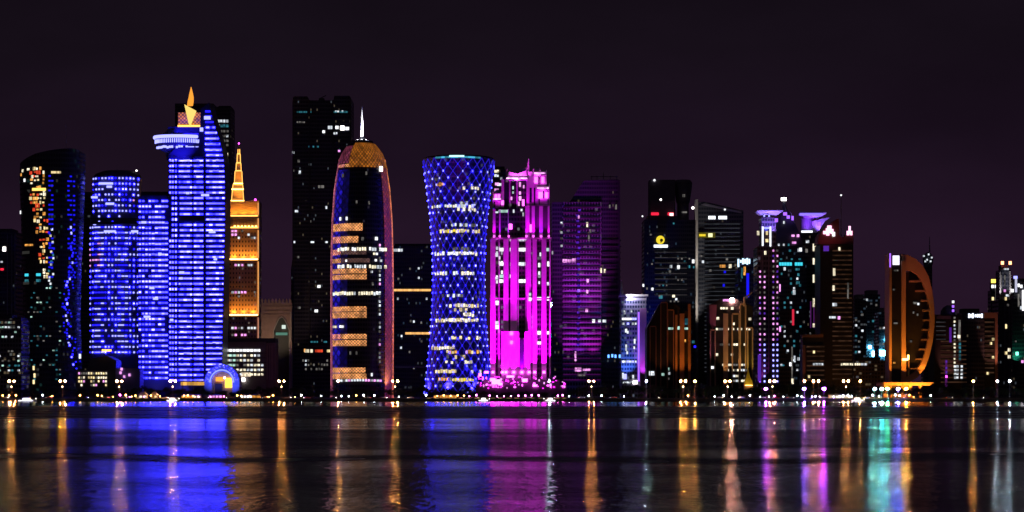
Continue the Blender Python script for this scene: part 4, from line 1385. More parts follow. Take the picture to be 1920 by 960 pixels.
# floodlights: at the foot, on the setback and under the crown
MAG, VIO = (.92, 0, 1), (.42, 0, 1)
for l_, r_ in cols + [(972, 985), (940, 944)]:
    c_ = (l_ + r_) / 2
    b.spot(c_, 706, -9, c_, 640, -1.6, MAG, 560000, 42, .4)
    b.spot(c_, 704, -16, c_, 560, -1.6, MAG, 130000, 30, .4)
    b.lit(c_, 698, 5, 4, emit('pink_hot', (1, .07, .9), 10), 'floodlight', y=-5.2, d=.6)
for px, c_ in ((926.5, MAG), (937, VIO), (954, VIO), (987, (.72, 0, 1)), (1000, (.72, 0, 1)), (1014.5, VIO), (1029, MAG)):
    b.spot(px, 447, -4, px, 415, 1.2, c_, 13000, 60, .3)
    b.lit(px, 443, 3, 3, LED_PINK, 'floodlight', y=-.8, d=.5)
for px, py, tpx, tpy, yy, ty, pw in ((962, 392, 965, 355, -5, 5, 40000), (990, 392, 1000, 345, -4, 6, 60000), (1018, 388, 1018, 350, -5, 4, 50000), (934, 392, 933, 365, -4, 4, 18000), (969, 340, 969, 326, -2, 5, 60000), (1010, 330, 1006, 318, -1, 9, 20000), (983, 338, 986, 315, -1, 9, 20000), (1017, 358, 1017, 346, -2, 9, 20000), (990, 440, 1010, 395, -8, 4, 60000)):
    b.spot(px, py, yy, tpx, tpy, ty, (1, .06, .98) if py < 360 else MAG, pw * (.5 if py < 345 else .22), 75, .3)
b.done()

b = B('office_tower', 'narrow dark slab with few white windows, left of the magenta tower', 'tower', 935, 2050)
b.block(925, 948, 317, 40, F_DARK)
b.part('roof', MB().box(b.X(928), b.X(946), 5, 25, b.Z(317), b.Z(311)), DARKER)
for px, py in ((931, 321), (931, 329), (932, 345), (936, 346), (931, 356)):
    b.lit(px, py, 8, 5, rnd.choice([W_WHITE, W_CREAM, W_PINK]))
scatter(b, 925, 947, 330, 450, 8, 4, 4, [W_DIM, W_WHITE], grid=(6, 9))
b.done()

b = B('office_block', 'dark building with a ladder of cyan floor lights, right of the magenta tower', 'building', 1044, 1930)
b.block(1031, 1056, 518, 30, F_BLUEISH)
b.slabs(1031, 1056, [519, 580, 640], DARK, depth=30)
for i in range(12):
    py = 586 + i * 4.1
    b.lit(1041.5, py, 15 + jit(1.5), 2.6, S_CYAN, 'sign_bar', d=.5)
b.lit(1038, 571, 9, 8, emit('ice_hot', (.5, .8, 1), 260), 'lamp', y=-.4)
b.lit(1053, 571, 3, 4, LED_BLUE)
b.lit(1041, 641, 14, 4, W_WHITE)
for px, py in ((1036, 542), (1036, 533), (1046, 541), (1036, 560), (1042, 677), (1038, 690)):
    b.lit(px, py, 3, 7, W_WHITE)
b.block(1033, 1052, 676, 8, plain('rose_stone', (.35, .25, .26), .7), 'porch', -9)
b.done()

# ---- purple tower with sloping shoulder
b = B('slope_topped_tower', 'purple lit office tower with a sloping dark shoulder and a dark right flank', 'tower', 1105, 1900)
PG = facade('purple_wall', (.03, .025, .04), (.3, .24, .34), 2.6, 4.9, .06, (1, .8, 1), .3, win=(.1, .9, .3, .9))
b.block(1055, 1127.5, 379, 36, PG, 'wall')
b.part('side_wall', MB().prism_xz([(b.X(1127.7), 0), (b.X(1127.7), b.Z(379)), (b.X(1068), b.Z(379)), (b.X(1092), b.Z(342)), (b.X(1096), b.Z(338.5)), (b.X(1159), b.Z(336)), (b.X(1161), b.Z(339)), (b.X(1165), 0)], 1.2, 38), F_DARK)
b.block(1035, 1054.8, 379, 30, F_DARK, 'side_wing', 2)
b.fins((1161,), 338, 720, DARK, 1.5, .8)
mb = MB()
for px in (1110, 1120, 1132, 1145, 1157):
    mb.tube((b.X(px), 8, b.Z(340)), (b.X(px), 8, b.Z(328)), .25)
mb.box(b.X(1108), b.X(1159), 7.8, 8.2, b.Z(330), b.Z(329))
mb.tube((b.X(1132), 8, b.Z(330)), (b.X(1132), 8, b.Z(322)), .3)
b.part('roof_frame', mb, DARK)
b.slabs(1128.3, 1164, [450 + 11.5 * i for i in range(24)], plain('slab_grey', (.04, .04, .045), .6), out=.3, h=.5, depth=30, y=.9)
for i in range(33):
    py = 389 + 10.1 * i
    b.lit(1091, py, 70, 2.2, emit('purple_line', (.4, .02, .55), .1, True, .5, (9, 4)), 'led_strip', d=.5)
for i in range(26):
    py = 390 + 10.1 * i
    b.lit(1085 + jit(2), py + 4, 5, 4, emit('violet_dash', (.2, .03, 1), .4, True, .6), 'led_point', d=.5)
for px, py, w_, h_, m_ in ((1059, 489, 8, 6, W_PINK), (1068, 489, 8, 5, W_PINK), (1076, 488, 6, 7, W_PINK), (1101, 421, 3, 9, W_CREAM), (1107, 433, 3, 7, W_DIM), (1085, 407, 3, 6, W_PINK), (1102, 527, 4, 8, W_PINK), (1085, 545, 5, 5, LED_PURPLE), (1101, 547, 4, 7, W_PINK), (1100, 582, 5, 6, W_PINK), (1113, 602, 5, 6, W_BRIGHT), (1124, 602, 5, 5, W_WHITE), (1133, 602, 7, 5, W_WHITE), (1079, 668, 3, 18, W_PINK), (1084, 693, 12, 7, W_PINK), (1100, 693, 14, 4, W_PINK), (1090, 703, 14, 4, W_DIM), (1104, 445, 3, 14, W_DIM), (1127, 507, 3, 9, W_CREAM), (1134, 508, 3, 7, W_CREAM), (1143, 387, 3, 6, W_DIM), (1155, 388, 3, 9, W_DIM), (1053, 418, 4, 4, W_WHITE), (1053, 436, 4, 4, W_WHITE), (1053, 461, 4, 4, W_WHITE), (1053, 447, 4, 4, W_DIM)):
    b.lit(px, py, w_, h_, m_, y=.9 if px > 1128 else (-.1 if px > 1055 else 1.9))
for px, c_, pw in ((1066, (.75, .03, .9), 170000), (1088, (.5, .04, 1), 190000), (1112, (.8, .03, .8), 200000)):
    b.spot(px, 712, -13, px, 560, 0, c_, pw * 1.2, 40)
    b.spot(px, 712, -34, px, 470, 0, c_, pw * 4.2, 26)
b.done()
# ---- low white and violet lit building
b = B('cornice_building', 'low building with a thick white cornice, violet side light and white window rows', 'building', 1190, 1850)
LW = plain('lilac_wall', (.4, .38, .46), .6)
b.block(1165, 1212, 562, 30, facade('lilac_windows', (.02, .03, .07), (.2, .18, .28), 2.4, 4.0, .12, (.6, .75, 1), .5, win=(.15, .85, .25, .8)))
b.part('cornice', MB().box(b.X(1163), b.X(1215), -2, 30, b.Z(556), b.Z(552)), WHITE)
b.block(1165, 1212, 556.2, 28, LW, 'parapet', .8, 577)
b.part('spire', MB().tube((b.X(1166), 2, b.Z(552)), (b.X(1165.5), 2, b.Z(524)), 1.5, .4), WHITE)
b.lit(1197.5, 650, 3, 130, LED_PURPLE, 'light_strip', y=-.3)
b.block(1200, 1212, 578, 3, plain('plum_wall', (.35, .15, .35), .6), 'side_bay', -2.2)
for py, p_ in ((598, .9), (607, .9), (678, .95)):
    row(b, 1166, 1194, py, 4.6, 4, 4, [W_BRIGHT, W_WHITE, LED_ICE], p_, y=-.2)
for px, py, w_, h_, m_ in ((1174, 620, 4, 7, W_WHITE), (1177, 623, 3, 5, W_WHITE), (1174, 652, 3, 12, W_WHITE), (1176, 661, 3, 6, W_WHITE), (1190, 640, 3, 9, W_WHITE), (1189, 652, 3, 5, W_WHITE), (1168, 705, 3, 12, W_WHITE), (1172, 706, 6, 10, LED_ICE), (1187, 708, 3, 10, W_WHITE), (1171, 586, 3, 7, W_WHITE), (1184, 583, 3, 5, W_WHITE), (1180, 717, 24, 3, W_WHITE)):
    b.lit(px, py, w_, h_, m_, y=-.2)
b.lit(1191, 717, 9, 6, HOT_WHITE, 'lamp', y=-2)
for px, py in ((1148, 667), (1154, 668), (1162, 668), (1141, 668)):
    b.lit(px, py, 3.5, 6, emit('cobalt_lamp', (.12, .35, 1), 2.5), 'lamp', y=-1)
b.spot(1176, 556, -5, 1186, 572, .8, (.7, .7, 1), 15000, 110)
b.spot(1172, 549, -8, 1190, 553, -2, (1, .95, 1), 20000, 100)
b.spot(1206, 722, -10, 1206, 650, -2, (.6, .1, .9), 90000, 50)
b.spot(1174, 722, -16, 1176, 660, 0, (.1, .25, 1), 120000, 60)
b.done()

# ---- dark tower with a round yellow emblem
b = B('emblem_tower', 'dark tower with a round yellow emblem over a white bar, red roof lights', 'tower', 1255, 1950)
b.block(1208, 1304, 412, 40, F_BLUEISH)
b.block(1219, 1264, 377, 24, plain('roof_mauve', (.16, .12, .16), .7), 'roof', 6, 412)
b.block(1214, 1272, 405, 30, DARK, 'parapet', 3, 412)
for px0, px1 in ((1221, 1235), (1252, 1263)):
    b.lit((px0 + px1) / 2, 401, px1 - px0, 5, S_RED, 'sign', y=5.6)
b.lit(1259, 402, 7, 5, emit('red_hot', (1, .5, .5), 3), 'lamp', y=5.0)
b.fins((1209, 1216, 1303), 412, 720, DARK, 1.2, .8)
b.part('beacon', MB().ball((b.X(1240), 7, b.Z(373)), 1.0), HOT_WHITE)
b.part('beacon', MB().ball((b.X(1205), 3, b.Z(405)), .8), W_BRIGHT)
em = MB().lathe([(.4, 0), (4.0, 0), (4.0, .8), (.4, .8)], 0, 0, 28)
ob = em.build('emblem', S_YELLOW, b.root)
ob.location = (b.X(1238), -1.0, b.Z(450))
ob.rotation_euler = (R(90), 0, 0)
em = MB().lathe([(.05, 0), (1.5, 0), (1.5, .5), (.05, .5)], .5, -.4, 16).box(-.4, .4, -3.0, -.6, 0, .5)
o2 = em.build('emblem_mark', plain('emblem_dark', (.25, .18, .02), .6), ob)
o2.location = (.5, 0, .82)
b.lit(1239, 461.5, 26, 5, S_WHITE, 'sign_bar', d=.6)
for i in range(24):
    py = 473 + 10 * i
    if py < 560:
        b.lit(1258, py, 60, 1.6, emit('dim_line', (.5, .45, .5), .05, False, .5, (4, 4)), 'floor_line', d=.4)
for px, py, w_, h_, m_ in ((1258, 500, 4, 6, W_WHITE), (1272, 501, 5, 7, W_BRIGHT), (1292, 500, 4, 5, W_TEAL), (1300, 490, 5, 7, W_BRIGHT), (1301, 501, 3, 4, W_TEAL), (1284, 490, 3, 3, W_TEAL), (1256, 509, 4, 4, W_DIM), (1239, 557, 7, 6, W_TEAL), (1263, 555, 5, 5, W_CREAM), (1268, 561, 4, 4, W_WHITE), (1223, 542, 4, 5, W_BRIGHT), (1207, 535, 5, 5, W_BRIGHT), (1263, 419, 3, 3, W_TEAL), (1213, 541, 3, 4, W_DIM), (1220, 440, 3, 3, W_DIM)):
    b.lit(px, py, w_, h_, m_)
scatter(b, 1212, 1302, 470, 700, 30, 3, 3, [W_TEAL, W_DIM, W_DIM], grid=(7, 10))
b.spot(1212, 700, -14, 1216, 520, 0, (.02, .05, 1), 250000, 30)
b.done()

b = B('distant_tower', 'faint tower with a flared round top fading into the night behind the yellow emblem', 'tower', 1258, 2700)
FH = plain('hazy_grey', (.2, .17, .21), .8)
b.block(1218, 1266, 337, 30, FH)
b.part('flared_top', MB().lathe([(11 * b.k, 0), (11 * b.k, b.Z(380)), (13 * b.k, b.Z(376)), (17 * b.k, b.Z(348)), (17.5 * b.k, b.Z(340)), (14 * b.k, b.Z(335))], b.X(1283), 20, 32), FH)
b.part('beacon', MB().ball((b.X(1227), -1, b.Z(338)), 1.6), W_BRIGHT)
b.lit(1282, 367, 5, 5, W_DIM, y=6)
b.lit(1283, 398, 10, 3, W_DIM, y=8)
b.done()

# ---- dark tower with a tall lit corner mast
b = B('mast_tower', 'dark striped tower with a sloping roof and one tall pale corner mast', 'tower', 1350, 1980)
b.part('wall', MB().prism_xz([(b.X(1309), 0), (b.X(1309), b.Z(379)), (b.X(1322), b.Z(378)), (b.X(1394), b.Z(395)), (b.X(1394), 0)], 0, 40), F_DARK)
mst = b.part('corner_mast', MB().box(b.X(1303), b.X(1308.5), -1.5, 3, 0, b.Z(374)), STONE)
for i in range(36):
    py = 420 + 7.9 * i
    if py < 700:
        b.lit(1354, py, 66, 1.5, emit('dim_line_cool', (.45, .5, .6), .06, False, .5, (5, 4)), 'floor_line', d=.4)
b.part('roof', MB().prism_xz([(b.X(1314), b.Z(384)), (b.X(1322), b.Z(381)), (b.X(1390), b.Z(397)), (b.X(1390), b.Z(400))], -.4, -.05), STEEL)
row(b, 1328, 1343, 408, 3.4, 3, 6, [S_WHITE], 1, name='sign')
row(b, 1347, 1364, 408, 3.2, 2.8, 6, [S_WHITE], 1, name='sign')
b.part('sign_band', MB().box(b.X(1309.5), b.X(1341), -.8, -.1, b.Z(446), b.Z(436)), emit('olive_band', (.6, .5, .05), .12, False))
row(b, 1311, 1322, 441, 3, 2.6, 4, [S_YELLOW], 1, y=-.9, name='sign')
b.lit(1332, 441, 8, 7, emit('lime_sign', (1, 1, .5), 1.2), 'sign', y=-.9)
b.part('beacon', MB().ball((b.X(1299), -1, b.Z(390)), 1.3), HOT_WHITE)
b.part('beacon', MB().ball((b.X(1359), -1, b.Z(393)), 1.0), W_BRIGHT)
for px, py, w_, h_, m_ in ((1355, 499, 11, 5, W_AMBER), (1369, 499, 5, 7, W_CREAM), (1363, 486, 4, 4, W_DIM), (1318, 491, 4, 5, W_WHITE), (1332, 507, 5, 4, W_DIM), (1359, 510, 4, 4, LED_BLUE_DEEP), (1357, 535, 4, 5, LED_BLUE_DEEP), (1315, 480, 3, 3, W_DIM)):
    b.lit(px, py, w_, h_, m_)
b.spot(1305, 700, -24, 1305.5, 520, -1, (1, .95, .85), 500000, 22)
b.spot(1305, 560, -12, 1305.5, 400, -1, (1, .95, .85), 180000, 28)
b.done()

# ---- orange outlined arcade
b = B('arcade_building', 'dark arcade building edged with slim orange lit pillars, below the yellow emblem tower', 'building', 1255, 1800)
b.part('wall', MB().prism_xz([(b.X(1213), 0), (b.X(1213), b.Z(615)), (b.X(1238), b.Z(569)), (b.X(1264), b.Z(569)), (b.X(1297), b.Z(590)), (b.X(1297), 0)], 1, 26), plain('black_wall', (.012, .01, .01), .7))  # wall in one even near-black colour
for l_, r_, t_ in ((1266, 1270, 590), (1274.5, 1283, 588), (1290, 1295, 570)):
    b.part('pillar', MB().box(b.X(l_), b.X(r_), -1.0, 1.8, 0, b.Z(t_)), BROWN)
for l_, r_, t_ in ((1239, 1251, 568), (1252, 1263, 582), (1219, 1230, 613)):
    mb = MB()
    for p_ in (l_, r_):
        mb.box(b.X(p_) - .35, b.X(p_) + .35, -.6, 1, 0, b.Z(t_))
    mb.box(b.X(l_), b.X(r_), -.55, 1, b.Z(t_), b.Z(t_ - 2))
    b.part('outline_frame', mb, BROWN)
for px, py, w_, h_, m_ in ((1258, 616, 10, 4, W_MINT), (1271, 615, 10, 6, W_MINT), (1288, 603, 8, 12, W_TEAL), (1287, 616, 7, 4, W_MINT), (1284, 639, 4, 5, W_AMBER), (1293, 641, 5, 5, W_TEAL), (1300, 641, 5, 5, W_TEAL), (1303, 650, 4, 4, LED_BLUE_SOFT), (1222, 700, 10, 8, W_WHITE), (1253, 692, 4, 5, W_MINT), (1254, 700, 5, 5, W_WHITE), (1243, 702, 5, 5, W_MINT), (1253, 710, 4, 4, W_DIM)):
    b.lit(px, py, w_, h_, m_, y=.8)
for px in (1268, 1279, 1292):
    b.spot(px, 722, -9, px, 640, -1, (1, .3, .03), 22750, 45)
    b.spot(px, 722, -20, px, 600, -1, (1, .3, .05), 28000, 24)
b.spot(1240, 722, -14, 1243, 620, 0, (1, .35, .15), 10500, 60)
b.done()

b = B('arcade_building', 'tan lit arcade building with tall slender pillars and white window rows', 'building', 1372, 1800)
b.part('wall', MB().prism_xz([(b.X(1330), 0), (b.X(1330), b.Z(572)), (b.X(1352), b.Z(560)), (b.X(1378), b.Z(560)), (b.X(1412), b.Z(574)), (b.X(1412), 0)], 1, 26), plain('black_wall', (.012, .01, .01), .7))
b.part('pillar', MB().box(b.X(1356), b.X(1365), -1.2, 1.6, 0, b.Z(588)), TAN)
for l_, r_, t_ in ((1332, 1341, 620), (1373, 1386, 590), (1388, 1398, 572), (1402, 1411, 616)):
    mb = MB()
    for p_ in (l_, r_):
        mb.box(b.X(p_) - .55, b.X(p_) + .55, -.8, 1.2, 0, b.Z(t_))
    mb.box(b.X(l_), b.X(r_), -.75, 1.2, b.Z(t_), b.Z(t_ - 3))
    b.part('pillar_frame', mb, TAN)
mb = MB()
mb.prism_xz([(b.X(1398), b.Z(556)), (b.X(1399), b.Z(560)), (b.X(1411), b.Z(549)), (b.X(1410), b.Z(547))], -.7, 1)
b.part('roof_blade', mb, TAN)
b.part('roof_post', MB().box(b.X(1394), b.X(1397), -.9, 1.2, b.Z(574), b.Z(557)), TAN)
b.part('rose_panel', MB().prism_xz([(b.X(1330), b.Z(571)), (b.X(1344), b.Z(571)), (b.X(1342), b.Z(612)), (b.X(1336), b.Z(617)), (b.X(1331), b.Z(606))], .3, .95), plain('rose_panel', (.4, .15, .25), .6))
b.lit(1362, 563, 13, 4, W_PINK, 'sign')
b.lit(1373, 563, 7, 7, emit('rose_hot', (1, .45, .42), 300), 'lamp')
row(b, 1350, 1364, 578, 5, 4, 4, [W_CREAM], 1, y=.8)
for py, a_, c_, p_ in ((617, 1342, 1408, .75), (646, 1344, 1400, .6), (684, 1354, 1402, .85), (665, 1370, 1395, .4), (694, 1352, 1400, .5), (705, 1374, 1400, .8), (714, 1374, 1400, .8), (626, 1360, 1380, .4)):
    row(b, a_, c_, py, 5, 4, 4, [W_CREAM, W_CREAM, W_WHITE, W_DIM], p_, y=.8)
for px, py in ((1336, 689), (1375, 607), (1373, 578), (1406, 598), (1344, 665), (1346, 597)):
    b.lit(px, py, 5, 5, W_BRIGHT if py == 689 else W_CREAM, y=.6)
for px in (1360, 1379, 1392, 1407):
    b.spot(px, 722, -9, px, 640, -1, (1, .5, .18) if px < 1400 else (1, .7, .12), 27500, 45)
    b.spot(px, 722, -20, px, 600, -1, (1, .5, .2), 32500, 24)
b.spot(1338, 722, -16, 1338, 600, 0, (1, .25, .5), 30000, 40)
b.done()

b = B('gold_pyramid', 'small pointed golden lit kiosk standing in front of the tan arcade', 'kiosk', 1404, 1720)
pr = [[(b.X(1404) - d, 5 - d, z), (b.X(1404) + d, 5 - d, z), (b.X(1404) + d, 5 + d, z), (b.X(1404) - d, 5 + d, z)] for d, z in ((4.2, b.Z(722)), (1.6, b.Z(706)), (.3, b.Z(692)))]
b.part('roof', MB().loft(pr), plain('kiosk_gold', (.6, .42, .08), .5))
b.part('wall', MB().box(b.X(1404) - 3.6, b.X(1404) + 3.6, 1.4, 8.6, 0, b.Z(722)), TAN)
b.part('uplight', MB().box(b.X(1404) - 3, b.X(1404) + 3, .1, .6, b.Z(723), b.Z(722)), GOLD_HOT)
b.spot(1401, 722, -7, 1404, 706, 2, (1, .75, .1), 2250, 90)
b.done()

b = B('office_block', 'narrow block with a white rooftop sign and a deep blue light line', 'building', 1402, 1930)
b.block(1384, 1421, 484, 30, F_BLUEISH)
for i, (px, h_) in enumerate(((1384.5, 15), (1389, 5), (1393, 11), (1397, 9), (1401, 12), (1405, 9))):
    b.lit(px, 490 + (3 if i == 0 else 0), 3.2, h_, emit('sign_sky', (.55, .8, 1), 2.0), 'sign')
b.lit(1418.5, 600, 5, 228, LED_BLUE_DEEP, 'light_strip')
for py in range(505, 720, 9):
    if rnd.random() < .6:
        b.lit(1418.5 + jit(1), py, 3, 5, LED_BLUE_SOFT, 'led_point', y=-.5)
b.lit(1396, 508, 4, 16, W_AMBER)
b.lit(1391, 512, 3, 20, W_TEAL)
b.lit(1402, 535, 5, 45, LED_BLUE_DEEP, 'light_strip')
b.spot(1417, 722, -8, 1419, 660, 0, (.15, .02, 1), 17500, 40)
b.done()

# ---- three violet crowned towers


def hat(b, l_, r_, py, tip, yy, mat=plain('hat_lilac', (.5, .45, .65), .6)):
    """Flat flared roof plate: wide brim, tilted underside."""
    c_ = (l_ + r_) / 2
    rr = []
    for p_, q_, dd in ((c_ - (c_ - l_) * .5, py + 9, 5), (l_, py + 1, 11), (l_, py - 1.0, 11), (c_ - (c_ - l_) * .8, py - 2, 9)):
        hw_ = (c_ - p_) * b.k
        xc_ = b.X(c_, yy)
        z_ = b.Z(q_, yy)
        rr.append([(xc_ - hw_, yy - dd, z_), (xc_ + hw_, yy - dd, z_ + tip), (xc_ + hw_, yy + dd, z_ + tip), (xc_ - hw_, yy + dd, z_)])
    return b.part('crown', MB().loft(rr), mat)


VG = facade('violet_tower_wall', (.02, .02, .035), (.1, .07, .11), 2.4, 4.4, .04, (.8, .7, 1), .3)
b = B('crowned_tower', 'tower with violet flat hat, white light frame and four columns of dots', 'tower', 1441, 1850)
b.block(1420, 1461, 462, 30, VG)
b.block(1428, 1455, 408, 20, VG, 'upper_wall', 3, 462)
hat(b, 1417, 1466, 397, 0, 12)
b.spot(1424, 430, -10, 1430, 400, 8, (.35, .25, 1), 28000, 100)
b.spot(1456, 430, -10, 1452, 400, 8, (.35, .2, 1), 36000, 100)
b.spot(1441, 427, -6, 1441, 416, 3, (.05, .1, 1), 6000, 120)
b.lit(1430, 443, 2.6, 36, S_WHITE, 'light_frame', y=2.5)
b.lit(1444.5, 445, 2.6, 40, S_WHITE, 'light_frame', y=2.5)
b.lit(1437, 427.5, 17, 2.6, LED_ICE, 'light_frame', y=2.5)
b.lit(1421.5, 437, 4.5, 8, W_CREAM, y=1)
b.lit(1438, 437, 4, 7, W_WARM, y=2.6)
b.lit(1438, 451, 5, 6, W_WARM, y=2.6)
b.lit(1435, 474, 4, 7, W_CREAM)
b.lit(1455.5, 413, 6, 7, LED_PURPLE, 'led_bar', y=2.6)
b.lit(1433, 405, 3, 3, LED_ICE, y=2.6)
b.lit(1442, 405, 3, 3, LED_ICE, y=2.6)
for i in range(26):
    py = 470 + 9.8 * i
    low = py > 640
    for px in (1425, 1433.5, 1450, 1457.5):
        if py > 505 or px > 1440:
            b.lit(px, py, 3.0, 3.8, (LED_PURPLE if px == 1425 and low else LED_ICE) if low else rnd.choice([W_PINK, W_DIM, LED_VIOLET, W_PINK]), 'led_point')
b.fins((1429, 1441.5, 1454), 470, 720, plain('rib_plum', (.2, .12, .18), .6), 1.0, .7)
b.lit(1424, 690, 6, 50, LED_VIOLET, 'light_strip', y=-.3)
b.spot(1424, 724, -9, 1425, 690, 0, (.8, .1, 1), 12000, 60)
b.done()

b = B('pyramid_tower', 'dark tower ending in a steep black pyramid with a bright white tip', 'tower', 1477, 1910)
b.block(1458, 1512, 462, 34, F_BLUEISH)
yy = 14
pr = []
for hw_, q_ in ((26, 462), (22, 440), (13, 412), (4, 392), (2, 378)):
    c_ = 1477 - (462 - q_) * .085
    pr.append([(b.X(c_ - hw_, yy), yy - hw_ * .45, b.Z(q_, yy)), (b.X(c_ + hw_, yy), yy - hw_ * .45, b.Z(q_, yy)), (b.X(c_ + hw_, yy), yy + hw_ * .45, b.Z(q_, yy)), (b.X(c_ - hw_, yy), yy + hw_ * .45, b.Z(q_, yy))])
b.part('pyramid_roof', MB().loft(pr), DARK)
b.lit(1469.5, 373.5, 10, 6, HOT_WHITE, 'beacon', y=12)
b.part('roof_edge', MB().tube((b.X(1472), 8, b.Z(380)), (b.X(1478), 6, b.Z(402)), .4), STEEL)
b.part('roof_edge', MB().tube((b.X(1483), 6, b.Z(395)), (b.X(1492), 6, b.Z(418)), .4), STEEL)
for px, py, w_, h_ in ((1472, 401, 7, 6), (1478, 407, 6, 6), (1486, 409, 4, 8)):
    b.lit(px, py, w_, h_, LED_PURPLE, 'led_bar', y=4.5)
b.lit(1470, 417, 3, 5, W_WHITE, y=4)
row(b, 1458, 1488, 459, 4.6, 3, 4, [W_TEAL, W_WHITE], .9)
row(b, 1460, 1506, 495, 5, 4.4, 6, [S_CYAN, W_TEAL, S_CYAN], .95)
row(b, 1462, 1500, 486, 5, 4, 3, [W_TEAL], .5)
for px, py, w_, h_, m_ in ((1487, 442, 6, 4, W_PINK), (1496, 442, 5, 5, W_PINK), (1489, 455, 8, 4, W_PINK), (1501, 468, 5, 7, W_BRIGHT), (1497, 469, 3, 6, W_WHITE), (1481, 470, 4, 4, W_TEAL), (1512, 470, 5, 7, W_DIM), (1471, 504, 4, 6, W_WHITE), (1495, 505, 8, 4, W_TEAL), (1497, 515, 4, 5, W_TEAL), (1489, 548, 5, 9, W_WHITE), (1488, 549, 8, 5, W_TEAL), (1500, 535, 4, 5, W_TEAL), (1496, 530, 6, 5, W_TEAL), (1487, 595, 4, 30, emit('red_strip', (1, .03, .08), .7)), (1485, 680, 2.5, 60, W_DIM), (1486, 715, 4, 10, W_CREAM), (1462, 540, 3, 14, W_PINK), (1462, 617, 4, 10, W_PINK), (1482, 683, 4, 7, W_BRIGHT), (1490, 673, 3, 12, W_WHITE), (1497, 673, 4, 6, W_WHITE), (1467, 685, 7, 3, W_TEAL)):
    b.lit(px, py, w_, h_, m_, name='window' if h_ < 25 else 'light_strip')
scatter(b, 1462, 1510, 500, 700, 38, 3.4, 4, [W_TEAL, W_TEAL, W_DIM, W_WHITE], grid=(6, 9))
b.done()

b = B('crowned_tower', 'dark tower with a broad violet hat on a purple drum', 'tower', 1520, 1970)
b.block(1502, 1542, 436, 30, F_DARK)
b.part('drum', MB().lathe([(11.5 * b.k, b.Z(436, 14)), (11.5 * b.k, b.Z(410, 14))], b.X(1513, 14), 14, 28), plain('drum_violet', (.35, .28, .5), .6))
hat(b, 1497, 1546, 401, 0, 13)
b.lit(1513, 434.5, 21, 4, S_WHITE, 'light_frame', y=1)
b.lit(1521, 402, 44, 4.5, emit('hat_violet', (.28, .18, 1), 1.3), 'light_frame', y=1.4)
b.spot(1513, 430, -5, 1513, 412, 3, (.3, .05, 1), 18000, 110)
b.part('wing_crown', MB().prism_xz([(b.X(1524), b.Z(428)), (b.X(1524), b.Z(414)), (b.X(1545), b.Z(409)), (b.X(1560), b.Z(406)), (b.X(1548), b.Z(414)), (b.X(1538), b.Z(430)), (b.X(1530), b.Z(436))], 4, 9), plain('drum_violet', (.35, .28, .5), .6))
b.spot(1536, 432, -6, 1542, 414, 4, (.4, .22, 1), 24000, 100)
b.lit(1536, 420, 7, 9, LED_PURPLE, 'led_bar', y=3.6)
for py, h_ in ((461, 8), (468, 6), (490, 12), (519, 8), (526, 8), (564, 9), (572, 7), (610, 7)):
    b.lit(1527, py, 6, h_, W_CREAM)
for px, py, w_, h_, m_ in ((1514, 453, 6, 5, W_WHITE), (1546, 484, 12, 4, W_MINT), (1544, 600, 5, 12, W_DIM), (1530, 585, 20, 45, LED_VIOLET), (1545, 540, 5, 5, W_DIM)):
    if h_ < 40:
        b.lit(px, py, w_, h_, m_)
for px in (1520, 1526, 1532):
    b.lit(px, 590, 2, 50, emit('plum_strip', (.3, .04, .4), .22), 'light_strip')
scatter(b, 1504, 1540, 450, 700, 22, 3, 4, [W_DIM, W_TEAL, W_DIM], grid=(6, 9))
b.done()

b = B('sign_tower', 'brick red topped tower with two glowing pink rooftop signs and fine brown floor stripes', 'tower', 1570, 1850)
RB = plain('rooftop_red', (.22, .06, .07), .7)
b.block(1538, 1600, 458, 34, plain('striped_wall', (.02, .018, .018), .6))
b.part('roof', MB().prism_xz([(b.X(1533), b.Z(457.5)), (b.X(1537), b.Z(440)), (b.X(1546), b.Z(428)), (b.X(1570), b.Z(410)), (b.X(1574), b.Z(410)), (b.X(1574), b.Z(440)), (b.X(1580), b.Z(446)), (b.X(1598), b.Z(432)), (b.X(1601), b.Z(432)), (b.X(1601), b.Z(457.5))], 2, 24), RB)
for px, py, w_, h_ in ((1546, 436, 5, 6), (1550, 433, 3, 10), (1555, 430, 8, 14), (1560, 434, 5, 9), (1563, 439, 5, 8), (1552, 439, 6, 5), (1590, 437, 5, 8), (1593, 431, 4, 14), (1596, 437, 4, 8)):
    b.lit(px, py, w_, h_, S_ROSE if px != 1563 else S_WHITE, 'sign', y=1.6)
mast(b, 1577, 446, 366, .6, 10, tip=W_BRIGHT)
ST = emit('brown_line', (.8, .36, .2), .038, False, .6, (3, 4))
for i in range(28):
    py = 470 + 8.9 * i
    b.lit(1579, py, 36, 2.6, ST, 'floor_line', d=.4)
b.lit(1549, 466, 10, 10, LED_VIOLET, 'led_bar')
b.lit(1574, 467, 4, 7, W_CREAM)
for px, py, w_, h_, m_ in ((1564, 510, 4, 14, W_CREAM), (1563, 540, 4, 10, W_CREAM), (1565, 571, 8, 6, W_WHITE), (1561, 595, 12, 4, W_WHITE), (1573, 596, 5, 6, W_PINK), (1590, 545, 3, 30, W_DIM), (1586, 683, 4, 4, W_CREAM), (1600, 682, 12, 4, W_WHITE), (1612, 684, 8, 4, W_WHITE)):
    if px < 1600:
        b.lit(px, py, w_, h_, m_, y=-.2)
for px in range(1578, 1600, 4):
    b.lit(px, 683, 3, 4, W_CREAM, y=-.2)
b.spot(1556, 462, -12, 1556, 440, 2, (1, .15, .2), 1260, 110)
b.spot(1580, 722, -22, 1580, 640, 0, (1, .35, .15), 5460, 50)
b.done()

